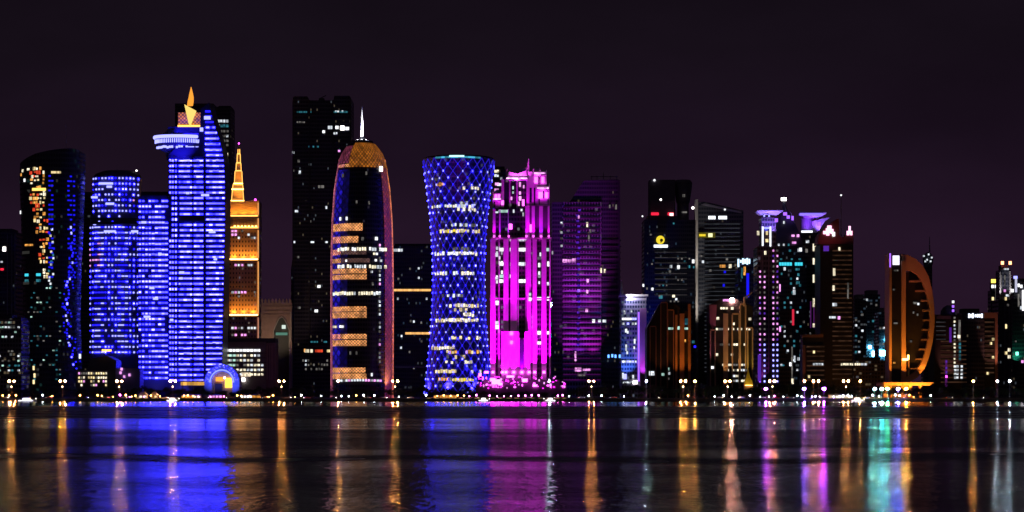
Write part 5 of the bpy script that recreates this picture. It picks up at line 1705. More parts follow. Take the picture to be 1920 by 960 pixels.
b = B('striped_block', 'low brown striped block with a rosy edge, standing before the dark crowned tower', 'building', 1526, 1780)
b.block(1506, 1547, 646, 20, plain('striped_wall', (.02, .018, .018), .6))
b.block(1505, 1545, 627, 14, DARKER, 'roof', 3, 646)
b.part('parapet', MB().box(b.X(1505), b.X(1544), 1.5, 3, b.Z(632.5), b.Z(627)), BROWN)
b.part('edge_pillar', MB().box(b.X(1505), b.X(1510), -1, 2, 0, b.Z(647)), BROWN)
for i in range(8):
    b.lit(1529, 650 + 8.9 * i, 33, 2.8, ST, 'floor_line', d=.4)
row(b, 1524, 1544, 683, 5, 4, 4, [W_CREAM, W_WHITE], .9, y=-.3)
for px, py in ((1526, 660), (1517, 706), (1556, 668), (1558, 690)):
    if px < 1545:
        b.lit(px, py, 4, 5, W_WARM, y=-.3)
b.spot(1507, 722, -9, 1508, 670, 0, (1, .3, .2), 2100, 45)
b.spot(1525, 722, -20, 1525, 650, 0, (1, .35, .2), 1680, 60)
b.done()

# ---- far hazy towers
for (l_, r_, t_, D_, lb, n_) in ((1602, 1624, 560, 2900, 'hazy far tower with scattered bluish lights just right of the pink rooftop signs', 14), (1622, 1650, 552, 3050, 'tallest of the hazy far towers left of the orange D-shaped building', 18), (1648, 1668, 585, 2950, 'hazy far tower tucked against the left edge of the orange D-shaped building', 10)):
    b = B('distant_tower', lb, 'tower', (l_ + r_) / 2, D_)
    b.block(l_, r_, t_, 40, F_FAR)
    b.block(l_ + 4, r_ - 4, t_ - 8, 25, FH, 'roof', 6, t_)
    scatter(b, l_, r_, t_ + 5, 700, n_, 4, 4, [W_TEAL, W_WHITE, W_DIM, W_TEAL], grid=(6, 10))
    if l_ == 1622:
        for px, py, w_ in ((1640, 663, 9), (1631, 651, 5), (1637, 683, 5), (1628, 690, 4)):
            b.lit(px, py, w_, w_, emit('cyan_hot', (.15, .7, 1), 80), 'lamp', y=-2)
    if l_ == 1648:
        for px, py, w_ in ((1655, 662, 10), (1663, 663, 6), (1662, 637, 5)):
            b.lit(px, py, w_, w_, emit('cyan_hot', (.15, .7, 1), 80), 'lamp', y=-2)
    b.done()
b = B('office_block', 'low dim block with a dotted row of white windows under the hazy far towers', 'building', 1622, 2000)
b.block(1601, 1664, 676, 25, F_FLAT)
b.block(1610, 1650, 670, 15, DARKER, 'roof', 4, 677)
row(b, 1602, 1630, 683, 4, 3, 4, [W_WHITE, W_CREAM], .9)
b.done()

# ---- orange D-shaped building
b = B('arc_building', 'orange lit building shaped like a capital D, with fins inside its curved rim', 'building', 1708, 1750)
DS = plain('arc_shell', (.5, .3, .2), .65, noise=.15)
outer = [(1690, 476), (1703, 478), (1718, 486), (1731, 499), (1741, 518), (1748, 545), (1752, 575), (1752.5, 605), (1749, 640), (1742, 670), (1733, 692), (1720, 708), (1706, 717), (1690, 722)]
inner = [(1698, 506), (1709, 508), (1720, 515), (1730, 530), (1738, 552), (1743, 578), (1744, 605), (1741, 636), (1735, 662), (1727, 682), (1716, 697), (1704, 706), (1698, 708)]
P = lambda l: [(b.X(p), b.Z(q)) for p, q in l]
mb = MB()
poly = P(outer) + P(inner)[::-1]
no, ni = len(outer), len(inner)
for i in range(no - 1):
    j0 = min(ni - 1, round(i * (ni - 1) / (no - 1)))
    j1 = min(ni - 1, round((i + 1) * (ni - 1) / (no - 1)))
    quad = [outer[i], outer[i + 1], inner[j1]] + ([inner[j0]] if j0 != j1 else [])
    mb.prism_xz(P(quad), 0, 7)
b.part('curved_rim', mb, DS)
b.part('column', MB().box(b.X(1690), b.X(1698), -1.5, 20, 0, b.Z(490)), DS)
b.part('column', MB().box(b.X(1667), b.X(1671.5), -1.2, 20, 0, b.Z(475)), DS)
b.part('wall', MB().box(b.X(1671.7), b.X(1689.8), .5, 18, 0, b.Z(478)), plain('arc_glass', (.02, .018, .018), .3))
b.part('inner_wall', MB().prism_xz(P([(1698.2, 510)] + inner[1:-1] + [(1698.2, 707)]), 5.5, 18), plain('arc_glass', (.02, .018, .018), .3))
mb = MB()
for i in range(11):
    py = 527 + 18.3 * i
    xr = edge([(506, 1706), (515, 1720), (530, 1730), (552, 1738), (578, 1743), (605, 1744), (636, 1741), (662, 1735), (682, 1727), (710, 1706)], py)
    ln = 22 if i == 0 else 18 if i == 1 else 12
    mb.box(b.X(xr - ln), b.X(xr + 2), .6, 5.4, b.Z(py + 1.6), b.Z(py - 1.6))
b.part('fin', mb, plain('fin_rose_dark', (.3, .18, .16), .6))
b.lit(1680, 488, 12, 17, emit('sign_lilac', (.85, .8, 1), 2.2), 'sign', y=-.2)
b.lit(1669, 488, 2.2, 26, LED_PURPLE, 'light_strip', y=-1.6)
mb = MB()
mb.box(b.X(1653), b.X(1745), -12, 26, b.Z(723), b.Z(717))
mb.box(b.X(1653), b.X(1660), -12, -4, 0, b.Z(723))
mb.box(b.X(1700), b.X(1705), -11.5, -5, 0, b.Z(723))
mb.box(b.X(1720), b.X(1723), -11.5, -5, 0, b.Z(723))
b.part('base_canopy', mb, DS)
b.part('inner_post', MB().box(b.X(1698.4), b.X(1700.5), 2, 6, b.Z(717), b.Z(675)), DS)
b.part('inner_post', MB().box(b.X(1704), b.X(1706), 2, 6, b.Z(717), b.Z(675)), DS)
b.lit(1697, 674, 10, 4, GOLD_HOT, 'lamp', y=-1.8)
b.lit(1703, 670, 3, 9, GOLD_HOT, 'lamp', y=2)
for px, py, w_, h_, m_ in ((1676, 543, 4, 3, W_DIM), (1679, 606, 8, 3, W_DIM), (1677, 680, 4, 3, W_AMBER), (1716, 568, 8, 4, W_DIM), (1722, 570, 4, 4, W_WHITE), (1713, 586, 3, 4, W_DIM), (1720, 590, 3, 4, W_DIM), (1708, 640, 4, 4, W_DIM), (1680, 507, 8, 3, W_DIM)):
    b.lit(px, py, w_, h_, m_, y=.3 if px < 1690 else 5.3)
OR_ = (1, .34, .03)
for px, yy, tp, tq, ty, pw, an in ((1694, -14, 1694, 640, -1, 200000, 50), (1694, -24, 1694, 560, -1, 330000, 13), (1669, -14, 1669, 640, -1, 120000, 45), (1669, -24, 1669, 560, -1, 160000, 12), (1735, -20, 1732, 694, 0, 700000, 26), (1738, -30, 1750, 600, 0, 45000, 34)):
    b.spot(px, 714, yy, tp, tq, ty, OR_ if tq > 620 else (1, .2, .06), pw * (.5 if tq > 620 else .2) * (.12 if px > 1730 else .7), an)
b.spot(1725, 700, -40, 1728, 505, 0, (1, .2, .14), 80000, 24)
for px in (1657, 1685, 1703, 1722, 1738):
    b.spot(px, 738, -22, px, 722, -12, OR_, 26000, 120)
b.done()

b = B('crown_mast', 'slim distant tower with bulbous crown and needle mast behind the D-shaped building', 'tower', 1740, 2400)
b.block(1732, 1748, 500, 16, F_DARK)
b.part('crown', MB().lathe([(5 * b.k, b.Z(505)), (9 * b.k, b.Z(494)), (10 * b.k, b.Z(484)), (6 * b.k, b.Z(475)), (2 * b.k, b.Z(472))], b.X(1740, 8), 8, 20), DARK)
mast(b, 1743, 473, 444, .9, 8)
for px, py in ((1732, 480), (1738, 487), (1745, 490), (1741, 477), (1735, 490), (1747, 483)):
    b.lit(px, py, 3, 3, W_WHITE, y=-1)
b.done()

# ---- right edge
b = B('striped_block', 'dim brown striped tower with a domed corner, white light column and purple strips', 'building', 1780, 1900)
b.block(1752, 1803, 590, 28, plain('striped_wall', (.02, .018, .018), .6))
b.part('dome', MB().lathe([(15 * b.k, b.Z(590)), (14 * b.k, b.Z(582)), (10 * b.k, b.Z(576)), (4 * b.k, b.Z(572)), (.1, b.Z(571))], b.X(1778, 12), 12, 28), DARK)
b.part('parapet', MB().box(b.X(1756), b.X(1783), -.6, 1, b.Z(598), b.Z(592)), plain('plum_stone', (.2, .14, .25), .7))
for i in range(10):
    b.lit(1788, 640 + 8.5 * i, 48, 2.4, ST, 'floor_line', d=.4)
for i in range(5):
    b.lit(1764, 604 + 8 * i, 18, 2, emit('dim_line', (.5, .45, .5), .05, False, .5, (4, 4)), 'floor_line', d=.4)
for py in (566, 574.5, 582.5):
    b.lit(1787, py, 4, 4.5, W_BRIGHT if py < 570 else LED_PURPLE, 'beacon')
b.part('mast', MB().tube((b.X(1787), 1, b.Z(592)), (b.X(1787), 1, b.Z(564)), .3), STEEL)
for i in range(17):
    py = 596 + 7 * i
    b.lit(1790, py, 3.4, 3.6, rnd.choice([W_DIM, W_WHITE, W_CREAM]), 'led_point')
    if 640 < py < 675:
        b.lit(1799.5, py, 4, 5, W_TEAL, 'led_point')
    if py > 680:
        b.lit(1793, py, 8, 4, W_WHITE, 'led_point', y=-.3)
        b.lit(1803, py, 4, 4, W_WHITE, 'led_point', y=-.3)
b.lit(1782, 628, 4, 28, emit('violet_strip', (.25, .04, .8), .3), 'light_strip', y=-.3)
b.lit(1774, 700, 4, 50, emit('plum_strip', (.3, .04, .4), .22), 'light_strip', y=-.3)
b.lit(1799, 620, 4, 40, W_DIM, 'light_strip')
b.lit(1798, 631, 5, 6, W_CREAM, y=-.3)
for py in (678, 690, 698, 706):
    b.lit(1774.5, py, 3, 4, LED_PINK if py == 706 else LED_VIOLET, 'led_point', y=-.6)
b.spot(1782, 724, -16, 1780, 670, 0, (1, .3, .25), 50000, 50)
b.done()

b = B('sign_building', 'dark office building with a small white rooftop sign and a brown framed right bay', 'building', 1838, 1930)
b.block(1804, 1846, 586, 28, F_DARK)
b.block(1846.2, 1870, 586, 28, plain('striped_wall', (.02, .018, .018), .6), 'side_bay', .6)
b.part('bay_frame', MB().box(b.X(1866), b.X(1870.5), -.8, 2, 0, b.Z(586)).box(b.X(1845), b.X(1866), -.8, 2, b.Z(596), b.Z(586)), BROWN)
for i, (px, h_) in enumerate(((1817, 8), (1820.5, 6), (1824, 9), (1829, 5), (1833, 6), (1837, 6), (1841, 8))):
    b.lit(px, 592, 3, h_, emit('sign_periwinkle', (.75, .82, 1), 2.4), 'sign')
for i in range(12):
    b.lit(1855, 604 + 8.6 * i, 17, 2.6, ST, 'floor_line', y=.4, d=.4)
for px, py in ((1862, 636), (1858, 644), (1862, 670), (1852, 700)):
    b.lit(px, py, 4, 5, W_WARM, y=.2)
b.part('penthouse', MB().box(b.X(1808), b.X(1840), 8, 22, b.Z(586), b.Z(578)), DARKER)
b.spot(1860, 722, -14, 1862, 640, 0, (1, .35, .25), 90000, 40)
b.done()

b = B('crowned_tower', 'slim dark tower with two red roof lamps and pale crown columns', 'tower', 1884, 1980)
b.block(1872, 1897, 562, 26, F_DARK)
b.block(1876, 1895, 506, 20, F_DARK, 'upper_wall', 3, 562)
for px, t_ in ((1876, 510), (1894.5, 508)):
    b.part('crown_column', MB().box(b.X(px) - .7, b.X(px) + .7, .5, 3, b.Z(566), b.Z(t_)), STONE)
b.part('roof', MB().box(b.X(1879), b.X(1892), 5, 15, b.Z(506), b.Z(497)), RB)
for px in (1879.5, 1894):
    b.part('mast', MB().tube((b.X(px), 4, b.Z(506)), (b.X(px), 4, b.Z(493)), .3), STEEL)
    b.lit(px, 493, 5, 6, emit('red_lamp', (1, .28, .12), 6), 'beacon', y=4)
b.lit(1886.5, 504.5, 9, 3, W_WHITE, y=2.6)
for px, py, w_, h_, m_ in ((1876.5, 530, 3, 30, W_DIM), (1894, 530, 3, 30, W_DIM), (1884, 545, 4, 5, W_PINK), (1898, 545, 5, 6, W_BRIGHT), (1890, 554, 8, 4, W_WHITE), (1885.5, 560, 4, 6, W_WARM), (1890, 572, 4, 4, W_DIM), (1886, 612, 4, 8, W_WARM), (1892, 656, 5, 6, W_CREAM), (1886, 662, 5, 6, W_WARM), (1892, 669, 5, 6, W_CREAM), (1884, 526, 2, 20, W_DIM)):
    b.lit(px, py, w_, h_, m_, y=2.5 if py < 560 else 0, name='window' if h_ < 20 else 'light_strip')
b.fins((1884, 1892), 570, 720, STEEL, .5, .6)
b.spot(1876, 568, -8, 1877, 530, 1, (.9, .9, 1), 30000, 40)
b.spot(1894, 568, -8, 1894, 530, 1, (.9, .9, 1), 30000, 40)
b.done()

b = B('lantern_tower', 'thin dark tower topped by a small yellow lamp above two white ones', 'tower', 1864, 2080)
b.block(1858, 1870, 545, 14, F_DARK)
b.lit(1863, 527, 9, 7, emit('yellow_lamp', (1, .7, .1), 2.2), 'beacon', y=3)
b.part('roof', MB().box(b.X(1860), b.X(1867), 3, 10, b.Z(545), b.Z(528)), DARK)
b.lit(1861, 537, 4, 6, W_BRIGHT, y=2.8)
b.lit(1867, 537, 4, 6, W_BRIGHT, y=2.8)
b.lit(1861.5, 560, 4, 6, W_WARM)
b.lit(1867, 560, 1.6, 40, W_DIM, 'light_strip')
b.done()

b = B('office_tower', 'tower at the right edge with a tall white light bar', 'tower', 1915, 2000)
b.block(1898, 1975, 560, 34, F_DARK)
b.block(1900, 1965, 522, 24, F_DARK, 'upper_wall', 4, 560)
b.lit(1919, 563, 5, 38, emit('bar_white', (1, .97, 1), 2.5), 'light_strip', y=-.5)
for px, py, w_, h_, m_ in ((1904, 520, 7, 5, LED_ICE), (1905, 535, 4, 26, emit('bar_lilac', (.75, .75, 1), .7)), (1910, 535, 4, 6, W_BRIGHT), (1915, 537, 4, 6, W_BRIGHT), (1910, 563, 3, 24, W_DIM), (1914, 577, 3, 6, W_WHITE), (1907, 663, 5, 6, emit('green_hot', (.15, 1, .6), 4)), (1917, 678, 4, 5, W_PINK), (1904, 640, 3, 3, W_DIM)):
    b.lit(px, py, w_, h_, m_, y=3.5 if py < 560 else 0, name='window' if h_ < 20 else 'light_strip')
b.spot(1907, 675, -6, 1907, 662, 0, (.05, 1, .5), 6000, 110)
b.done()
# ------------------------------------------------------------------ waterfront: trees, lamps, boats, cars, kiosks
rs = random.Random(5)
MARKS = [(0, 'the far left office block'), (55, 'the waisted dark tower'), (150, 'the sparkling blue tower'), (258, 'the blue striped hotel'), (378, 'the blue entrance arch'), (446, 'the golden spire tower'), (500, 'the cream palace'), (548, 'the tallest dark tower'), (622, 'the bullet-shaped tower'), (738, 'the amber-lined dark block'), (800, 'the blue lattice tower'), (915, 'the magenta tower'), (1036, 'the purple tower'), (1163, 'the white cornice building'), (1210, 'the orange arcade'), (1300, 'the pale corner mast'), (1330, 'the tan arcade'), (1416, 'the violet hat tower'), (1466, 'the black pyramid roof'), (1503, 'the low striped block'), (1550, 'the pink rooftop signs'), (1602, 'the hazy far towers'), (1655, 'the D-shaped building'), (1752, 'the domed striped tower'), (1804, 'the white rooftop sign'), (1858, 'the red roof lamps'), (1898, 'the right edge tower')]
NTH = ['first', 'second', 'third', 'fourth', 'fifth', 'sixth', 'seventh', 'eighth', 'ninth', 'tenth', 'eleventh', 'twelfth', 'thirteenth', 'fourteenth', 'fifteenth', 'sixteenth', 'seventeenth', 'eighteenth', 'nineteenth', 'twentieth']


def mark(px):
    m = MARKS[0][1]
    for a, t in MARKS:
        if px >= a:
            m = t
    return m


def label_all(objs, desc, verb='before'):
    """objs [(px, object)]: the landmark behind each, and its place among its own kind there."""
    by = {}
    for px, o in objs:
        by.setdefault(mark(px), []).append((px, o))
    for t, l in by.items():
        l.sort(key=lambda q: q[0])
        for i, (px, o) in enumerate(l):
            if len(l) == 1:
                o['label'] = f'{desc} {verb} {t}'
            else:
                o['label'] = f'{desc} {verb} {t}, {NTH[min(i, 19)]} from left'


def dup(root, loc, rz=0, s=1.0, group=None):
    r = root.copy()
    COL.objects.link(r)
    r.location, r.rotation_euler = loc, (0, 0, rz)
    r.scale = (s, s, s)
    for ch in root.children:
        c = ch.copy()
        COL.objects.link(c)
        c.parent = r
        for g in ch.children:
            d = g.copy()
            COL.objects.link(d)
            d.parent = c
    if group:
        r['group'] = group
    return r


BARK = plain('bark', (.07, .05, .035), .9)
LEAF = [plain('leaves_dark', (.035, .06, .02), .7, noise=.5, scale=.8), plain('leaves_olive', (.055, .065, .025), .7, noise=.5, scale=.8)]


def tree(name, seed, h, w_):
    q = random.Random(seed)
    t = empty(name, (0, 0, 0), 'tree', 'tree')
    tk = MB()
    th = h * .38
    lean = q.uniform(-.4, .4)
    tk.tube((0, 0, 0), (lean, 0, th), .28, .18, 7)
    tips = []
    for i in range(6):
        a = i * 1.05 + q.uniform(-.3, .3)
        r_ = w_ * q.uniform(.22, .4)
        tip = (lean + r_ * math.cos(a), r_ * math.sin(a), h * q.uniform(.5, .8))
        tk.tube((lean, 0, th * q.uniform(.8, 1)), tip, .15, .05, 5)
        tips.append(tip)
    tips.append((lean, 0, h * .85))
    tk.build('trunk', BARK, t)
    cr_ = MB()
    for tip in tips:
        for c_ in range(4):
            ce = Vector(tip) + Vector((q.gauss(0, w_ * .13), q.gauss(0, w_ * .13), q.gauss(0, h * .06)))
            cr = q.uniform(.11, .2) * w_
            for k in range(34):
                d = Vector((q.gauss(0, 1), q.gauss(0, 1), q.gauss(0, .8)))
                p = ce + d.normalized() * cr * q.random() ** .4
                n = Vector((q.gauss(0, 1), q.gauss(0, 1), q.gauss(0, 1))).normalized()
                u = n.orthogonal().normalized() * q.uniform(.25, .5)
                v_ = n.cross(u).normalized() * q.uniform(.2, .4)
                cr_.add([p - u, p + v_, p + u, p - v_], [(0, 1, 2, 3)])
    cr_.build('crown', LEAF[seed % 2], t)
    return t


def palm(name, seed, h):
    q = random.Random(seed)
    t = empty(name, (0, 0, 0), 'palm', 'palm tree')
    tk = MB()
    p0 = Vector((0, 0, 0))
    for i in range(6):
        p1 = Vector((.12 * i * q.uniform(.5, 1.2), 0, h * (i + 1) / 6))
        tk.tube(p0, p1, .3 - .02 * i, .28 - .02 * i, 7)
        p0 = p1
    tk.build('trunk', BARK, t)
    cr_ = MB()
    for i in range(22):
        a, el = i * 2.4, q.uniform(-.3, 1.0)
        ln = q.uniform(2.4, 3.2)
        prev = p0.copy()
        dv = Vector((math.cos(a) * math.cos(el), math.sin(a) * math.cos(el), math.sin(el)))
        side = Vector((-math.sin(a), math.cos(a), 0))
        for k in range(5):
            nx = prev + dv * ln / 5
            for sg in (-1, 1):
                for m_ in range(2):
                    c = prev.lerp(nx, .25 + .5 * m_)
                    e_ = c + side * sg * .7 * (1 - k * .12) + dv * .35 - Vector((0, 0, .25))
                    cr_.add([c, c + dv * .16, e_], [(0, 1, 2)])
            prev = nx
            dv = (dv - Vector((0, 0, .26))).normalized()
    cr_.build('crown', LEAF[0], t)
    return t


protos = [tree('broadleaf_tree', s_, h_, w_) for s_, h_, w_ in ((1, 11, 10), (2, 9.5, 9), (3, 12, 9.5), (4, 8, 8), (5, 10, 11))]
used = set()


def place(pr, loc, rz, s, group):
    if pr.name in used:
        return dup(pr, loc, rz, s, group)
    used.add(pr.name)
    pr.location, pr.rotation_euler, pr.scale = loc, (0, 0, rz), (s, s, s)
    pr['group'] = group
    return pr


back, front, palms = [], [], []
px = -20
while px < 1945:
    D_ = 1662 + rs.uniform(-8, 8)
    low = .6 if (375 < px < 450 or 888 < px < 1062) else 1.0
    o = place(rs.choice(protos), (wx(px, D_), D_, GZ), rs.uniform(0, 6), rs.uniform(.75, 1.02) * low * (1.08 if px > 1110 else .9), 'tall trees along the waterfront')
    back.append((px, o))
    px += rs.uniform(13, 19) if px < 1100 else rs.uniform(11, 16)
px = -14
while px < 1940:
    D_ = 1612 + rs.uniform(-6, 6)
    gap = 1653 < px < 1690
    if not gap:
        o = place(rs.choice(protos), (wx(px, D_), D_, GZ), rs.uniform(0, 6), rs.uniform(.42, .66), 'small trees along the promenade')
        front.append((px, o))
    px += rs.uniform(16, 26)
pp = [palm('palm_tree', 31, 8.5), palm('palm_tree', 32, 9.5)]
for px in (62, 176, 262, 356, 452, 488, 586, 660, 770, 838, 1085, 1133, 1185, 1320, 1478, 1570, 1640, 1765, 1812, 1902):
    D_ = 1600
    o = place(rs.choice(pp), (wx(px, D_), D_, GZ), rs.uniform(0, 6), rs.uniform(.85, 1.05), 'palms on the promenade')
    palms.append((px, o))
label_all(back, 'tall leafy tree')
label_all(front, 'small bushy tree')
label_all(palms, 'slender palm tree')

# ---- double-headed street lamps
POLE = plain('lamp_pole', (.12, .1, .09), .5, .5)


def lamp_proto(mat, heads):
    t = empty('street_lamp', (0, 0, 0), 'lamp', 'street lamp', None)
    H = 13.6
    m = MB().tube((0, 0, 0), (0, 0, H), .2, .12, 8)
    for sg in heads:
        m.tube((0, 0, H - .6), (sg * 1.1, 0, H + .8), .1, .08, 6)
    pole = m.build('pole', POLE, t)
    MB().box(-.45, .45, -.45, .45, 0, .5).build('base', POLE, t)
    for sg in heads:
        hd = MB().tube((sg * 1.0, 0, H + .82), (sg * 2.4, 0, H + .86), .2, .14, 8).build('lamp_head', POLE, t)
        MB().ball((sg * 1.9, -.15, H - .1), .5, n=10).build('lamp_globe', mat, hd)
        c = sg * 1.9
        hood = MB().box(c - .68, c + .68, .5, .58, H - .8, H + .6)  # hood added to block light, so lamps shine only towards the water
        hood.box(c - .68, c - .6, -.42, .499, H - .8, H + .6).box(c + .6, c + .68, -.42, .499, H - .8, H + .6)
        hood.box(c - .599, c + .599, -.42, .499, H + .52, H + .6).box(c - .599, c + .599, -.42, .499, H - .8, H - .72)
        hood.build('added_light_shield', POLE, hd)
    if len(heads) == 2:
        ln = MB().tube((0, -.1, H - 4.2), (0, -.9, H - 4.0), .07).build('lantern_arm', POLE, t)
        MB().ball((0, -.9, H - 4.4), .3, n=10, sz=1.4).build('lantern', LAMP_SMALL, ln)
    return t


lp2 = lamp_proto(LAMP, (-1, 1))
lp1 = lamp_proto(LAMP, (0,))
lpw = lamp_proto(LAMP_W, (0,))
lamps2, lamps1, lampsw = [], [], []
for px in (22, 117.5, 224, 324, 528, 741, 1109, 1281, 1364, 1448, 1586):
    lamps2.append((px, place(lp2, (wx(px, 1592), 1592, GZ), 0, 1, 'double-headed street lamps on the promenade')))
for px in (634, 1303, 1508, 1525, 1535, 1613, 1825):
    lamps1.append((px, place(lp1, (wx(px, 1592), 1592, GZ), 0, 1, 'single warm street lamps on the promenade')))
for px in (1030, 1212, 1870, 1893):
    lampsw.append((px, place(lpw, (wx(px, 1592), 1592, GZ), 0, 1, 'single white street lamps on the promenade')))
label_all(lamps2, 'double-headed street lamp')
label_all(lamps1, 'single warm street lamp')
label_all(lampsw, 'single white street lamp')

# ---- low quay lamps


def bollard(mat, r):
    t = empty('quay_lamp', (0, 0, 0), 'lamp', 'quay lamp')
    MB().tube((0, 0, 0), (0, 0, 1.9), .12, .09, 8).build('post', POLE, t)
    MB().ball((0, 0, 2.1), r, n=10).build('globe', mat, t)
    return t


qW, qY, qP = bollard(emit('globe_white', (.85, .93, 1), 32), .45), bollard(emit('globe_amber', (1, .42, .08), 26), .5), bollard(emit('globe_pink', (1, .15, .85), 26), .5)
ql = {0: [], 1: [], 2: []}
for k, pr, pxs in ((0, qW, (602, 654, 682, 702, 748, 799, 1067, 1104, 1170, 1340, 1357, 1372, 1406, 1425, 1442, 1469, 1495, 1503, 1523, 1529, 1537, 1563, 1574, 1581, 1590, 1597, 1636, 1648, 1679, 1687, 1745, 80, 565, 640, 1128)),
                   (1, qY, (5, 17, 30, 98, 150, 183, 191, 212, 236, 247, 254, 283, 300, 345, 352, 362, 445, 452, 468, 505, 512, 553, 668, 820, 832, 845, 858, 870, 1290, 1705, 1713)),
                   (2, qP, (225, 243, 270, 372, 395, 420, 880, 893, 918, 932, 945, 958, 972, 985, 997, 1010, 1046, 1055, 1452))):
    for px in pxs:
        D_ = 1552 + rs.uniform(-3, 6)
        ql[k].append((px, place(pr, (wx(px, D_), D_, GZ), 0, rs.uniform(.6, 1.3), ('white', 'amber', 'pink')[k] + ' globe lamps along the quay')))
for k, n in ((0, 'white globe lamp on the quay'), (1, 'amber globe lamp on the quay'), (2, 'pink globe lamp on the quay')):
    label_all(ql[k], n)

# ---- coloured floodlights added at the quay edge to streak the water
for px, nm, c_, s_ in ((1640, 'cyan', (.3, .85, 1), 55), (1653, 'pale mint', (.5, 1, .85), 60), (1664, 'green', (.02, 1, .2), 120), (1684, 'blue', (.06, .05, 1), 230), (1699, 'golden', (1, .4, .02), 190), (1545, 'violet', (.3, .02, 1), 130), (1508, 'indigo', (.12, .04, 1), 90), (1436, 'purple', (.3, .03, 1), 90)):
    t = empty('added_quay_floodlight', (wx(px, 1543), 1543, GZ), f'{nm} floodlight added on a quay post before ' + mark(px), 'floodlight', 'added coloured floodlights on the quay')
    MB().tube((0, 0, 0), (0, 0, 6.9), .12, .1).build('post', POLE, t)
    MB().box(-.8, .8, -.1, .5, 6.8, 7.9).build('housing', POLE, t)
    MB().box(-.7, .7, -.25, -.11, 6.95, 7.8).build('lens', emit('flood_' + nm.replace(' ', '_'), c_, s_ * 300), t)

# ---- added glowing strips in place of lamplight on the quay wall
for px0, px1, lb in ((800, 1062, 'golden glow strip standing for the lit quay wall below the lattice and magenta towers'), (1553, 1650, 'golden glow strip standing for the lit quay wall left of the orange D-shaped building'), (255, 330, 'faint amber glow strip standing for the lit quay wall below the blue hotel')):
    m = MB()
    x = wx(px0, 1541.5)
    while x < wx(px1, 1541.5):
        m.box(x, x + rs.uniform(2.5, 5), SHORE + 1.4, SHORE + 1.7, GZ + .15, GZ + .55)
        x += 6
    tag(m.build('lit_wall_strip', emit('quay_gold', (1, .62, .22), .55, True, .6, (4, 4))), lb, 'light line')

# ---- kiosks and tents
for px, wd, lb, mat in ((268, 16, 'white peaked tent lit from inside, left of the golden entrance arch', W_CREAM), (289, 12, 'smaller peaked tent glowing warm, before the blue hotel tower', W_WARM), (352, 24, 'long low kiosk with an orange lit front, left of the blue entrance arch', W_AMBER), (369, 14, 'low kiosk with a cream lit front, nearest the blue entrance arch', W_CREAM), (404, 26, 'low pavilion with a pale lilac lit front under the golden arch', W_PINK), (462, 22, 'kiosk with a bright greenish gold front below the white office block', W_BRIGHT), (480, 16, 'orange lit kiosk right of the bright greenish one', W_AMBER), (835, 44, 'long terrace shelter lit orange below the blue lattice tower', W_AMBER), (1575, 40, 'long terrace shelter lit cream left of the white boat', W_CREAM)):
    D_ = 1556
    kx = wd * D_ / F / 2
    t = empty('waterfront_kiosk', (wx(px, D_), D_, GZ), lb, 'kiosk')
    MB().box(-kx, kx, 0, 4, 0, 2.7).build('wall', TAN, t)
    ph = 5.2 if 'peaked' in lb else 3.4
    MB().loft([[(-kx - .5, -1.2, 2.7), (kx + .5, -1.2, 2.7), (kx + .5, 4.4, 2.7), (-kx - .5, 4.4, 2.7)], [(-kx * .3, 1, ph), (kx * .3, 1, ph), (kx * .3, 2, ph), (-kx * .3, 2, ph)]]).build('roof', WHITE if 'peaked' in lb else DARK, t)
    n = max(2, int(kx * 2 / 2.2))
    for i in range(n):
        if rs.random() < .85:
            a = -kx + (i + .12) * 2 * kx / n
            MB().box(a, a + 2 * kx / n * .75, -.12, .1, .7, 2.3).build('opening', mat, t)

# ---- boats
HULL = plain('boat_white', (.8, .8, .82), .35, noise=.05)


def boat(px, L, lb, mat, flip=1):
    D_ = 1524
    t = empty('motor_boat', (wx(px, D_), D_, 0), lb, 'boat', None)
    h = L / 2
    rr = []
    for f_, wd, z0, z1 in ((-1, 1.5, -.3, 1.2), (-.5, 1.8, -.5, 1.1), (.3, 1.7, -.5, 1.35), (.75, 1.0, -.3, 1.75), (1, .08, .6, 2.1)):
        x_ = f_ * h * flip
        rr.append([(x_, -wd, z1), (x_, -wd * .6, z0), (x_, wd * .6, z0), (x_, wd, z1)])
    MB().loft(rr).build('hull', HULL, t)
    cb_ = MB().loft([[(-.55 * h * flip, -1.3, 1.1), (.35 * h * flip, -1.2, 1.1), (.35 * h * flip, 1.2, 1.1), (-.55 * h * flip, 1.3, 1.1)], [(-.5 * h * flip, -1.1, 2.9), (.2 * h * flip, -1.0, 2.9), (.2 * h * flip, 1.0, 2.9), (-.5 * h * flip, 1.1, 2.9)]]).build('cabin', HULL, t)
    x0, x1 = sorted((-.5 * h * flip, .22 * h * flip))
    MB().box(x0, x1, -1.42, -1.24, 1.6, 2.5).build('window_band', mat, cb_)
    MB().box(-.52 * h, .3 * h, -1.5, 1.5, 3.0, 3.15).build('roof', HULL, cb_)
    x0, x1 = sorted((-.95 * h * flip, .6 * h * flip))
    MB().box(x0, x1, -1.95, -1.82, .75, 1.1).build('deck_light', mat, t)
    MB().tube((-.2 * h * flip, 0, 3.1), (-.25 * h * flip, 0, 5.2), .08, .04).build('mast', STEEL, t)
    MB().ball((.9 * h * flip, -.4, 2.3), .3).build('bow_light', HOT_WHITE, t)


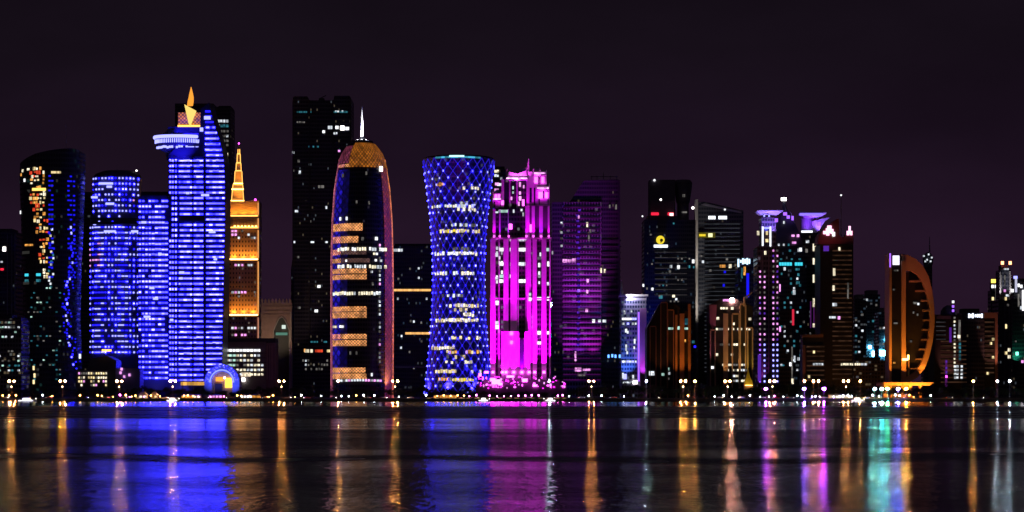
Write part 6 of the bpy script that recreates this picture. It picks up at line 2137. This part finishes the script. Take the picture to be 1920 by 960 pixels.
boat(52, 13.5, 'long white lit boat on the water near the left edge', emit('boat_cool', (.9, .88, 1), 3.2))
boat(325, 9.5, 'short bright white boat on the water below the blue hotel', emit('boat_hot', (1, .97, .95), 4.5))
boat(908, 8.5, 'small bright boat on the water below the magenta garden lights', emit('boat_hot', (1, .97, .95), 4.5))
boat(1030, 9.0, 'white boat with a pink tinted glow at the foot of the magenta tower', emit('boat_rose', (1, .85, .95), 4.5), -1)
boat(1609, 10.0, 'white lit boat on the water left of the orange D-shaped building', emit('boat_hot', (1, .97, .95), 4.5))

# ---- cars on the corniche road


def car(paint, nm):
    t = empty('parked_car', (0, 0, 0), 'car', 'car')
    MB().prism_xz([(-2.2, .35), (-2.25, .8), (-1.5, .95), (-.9, 1.45), (.7, 1.45), (1.3, .98), (2.15, .85), (2.25, .4)], -.88, .88).build('body', paint, t)
    MB().prism_xz([(-1.35, .98), (-.85, 1.38), (.65, 1.38), (1.1, 1.0)], -.9, -.885).build('side_window', GLASSW, t)
    for x_ in (-1.4, 1.4):
        for y_ in (-.85, .85):
            MB().tube((x_, y_ - .1, .33), (x_, y_ + .1, .33), .33, n=14).build('wheel', DARKER, t)
    for y_ in (-.6, .6):
        MB().box(2.2, 2.3, y_ - .2, y_ + .2, .6, .78).build('headlight', emit('headlight', (1, .95, .85), 14), t)
        MB().box(-2.3, -2.22, y_ - .2, y_ + .2, .65, .8).build('taillight', emit('taillight', (1, .05, .02), 6), t)
    return t


paints = [('white', plain('car_white', (.75, .75, .75), .3)), ('silver', plain('car_silver', (.45, .45, .47), .3, .5)), ('dark', plain('car_dark', (.03, .03, .04), .3)), ('red', plain('car_red', (.4, .02, .02), .3))]
cars = {}
pxs = [10, 92, 160, 200, 232, 262, 310, 340, 385, 430, 460, 498, 540, 575, 625, 690, 720, 770, 815, 860, 890, 940, 990, 1045, 1090, 1150, 1230, 1296, 1350, 1390, 1430, 1455, 1482, 1512, 1545, 1585, 1625, 1700, 1780, 1850]
cp = [car(m_, n_) for n_, m_ in paints]
for i, px in enumerate(pxs):
    k = (i * 7 + i // 3) % 4
    lane = i % 2
    D_ = SHORE + (26 if lane else 33)
    o = place(cp[k], (wx(px, D_), D_, GZ + .02), (math.pi if lane else 0) + rs.uniform(-.35, .35), 1, 'cars on the corniche road')
    cars.setdefault(k, []).append((px, o))
for k, l in cars.items():
    label_all(l, paints[k][0] + ' car on the road')
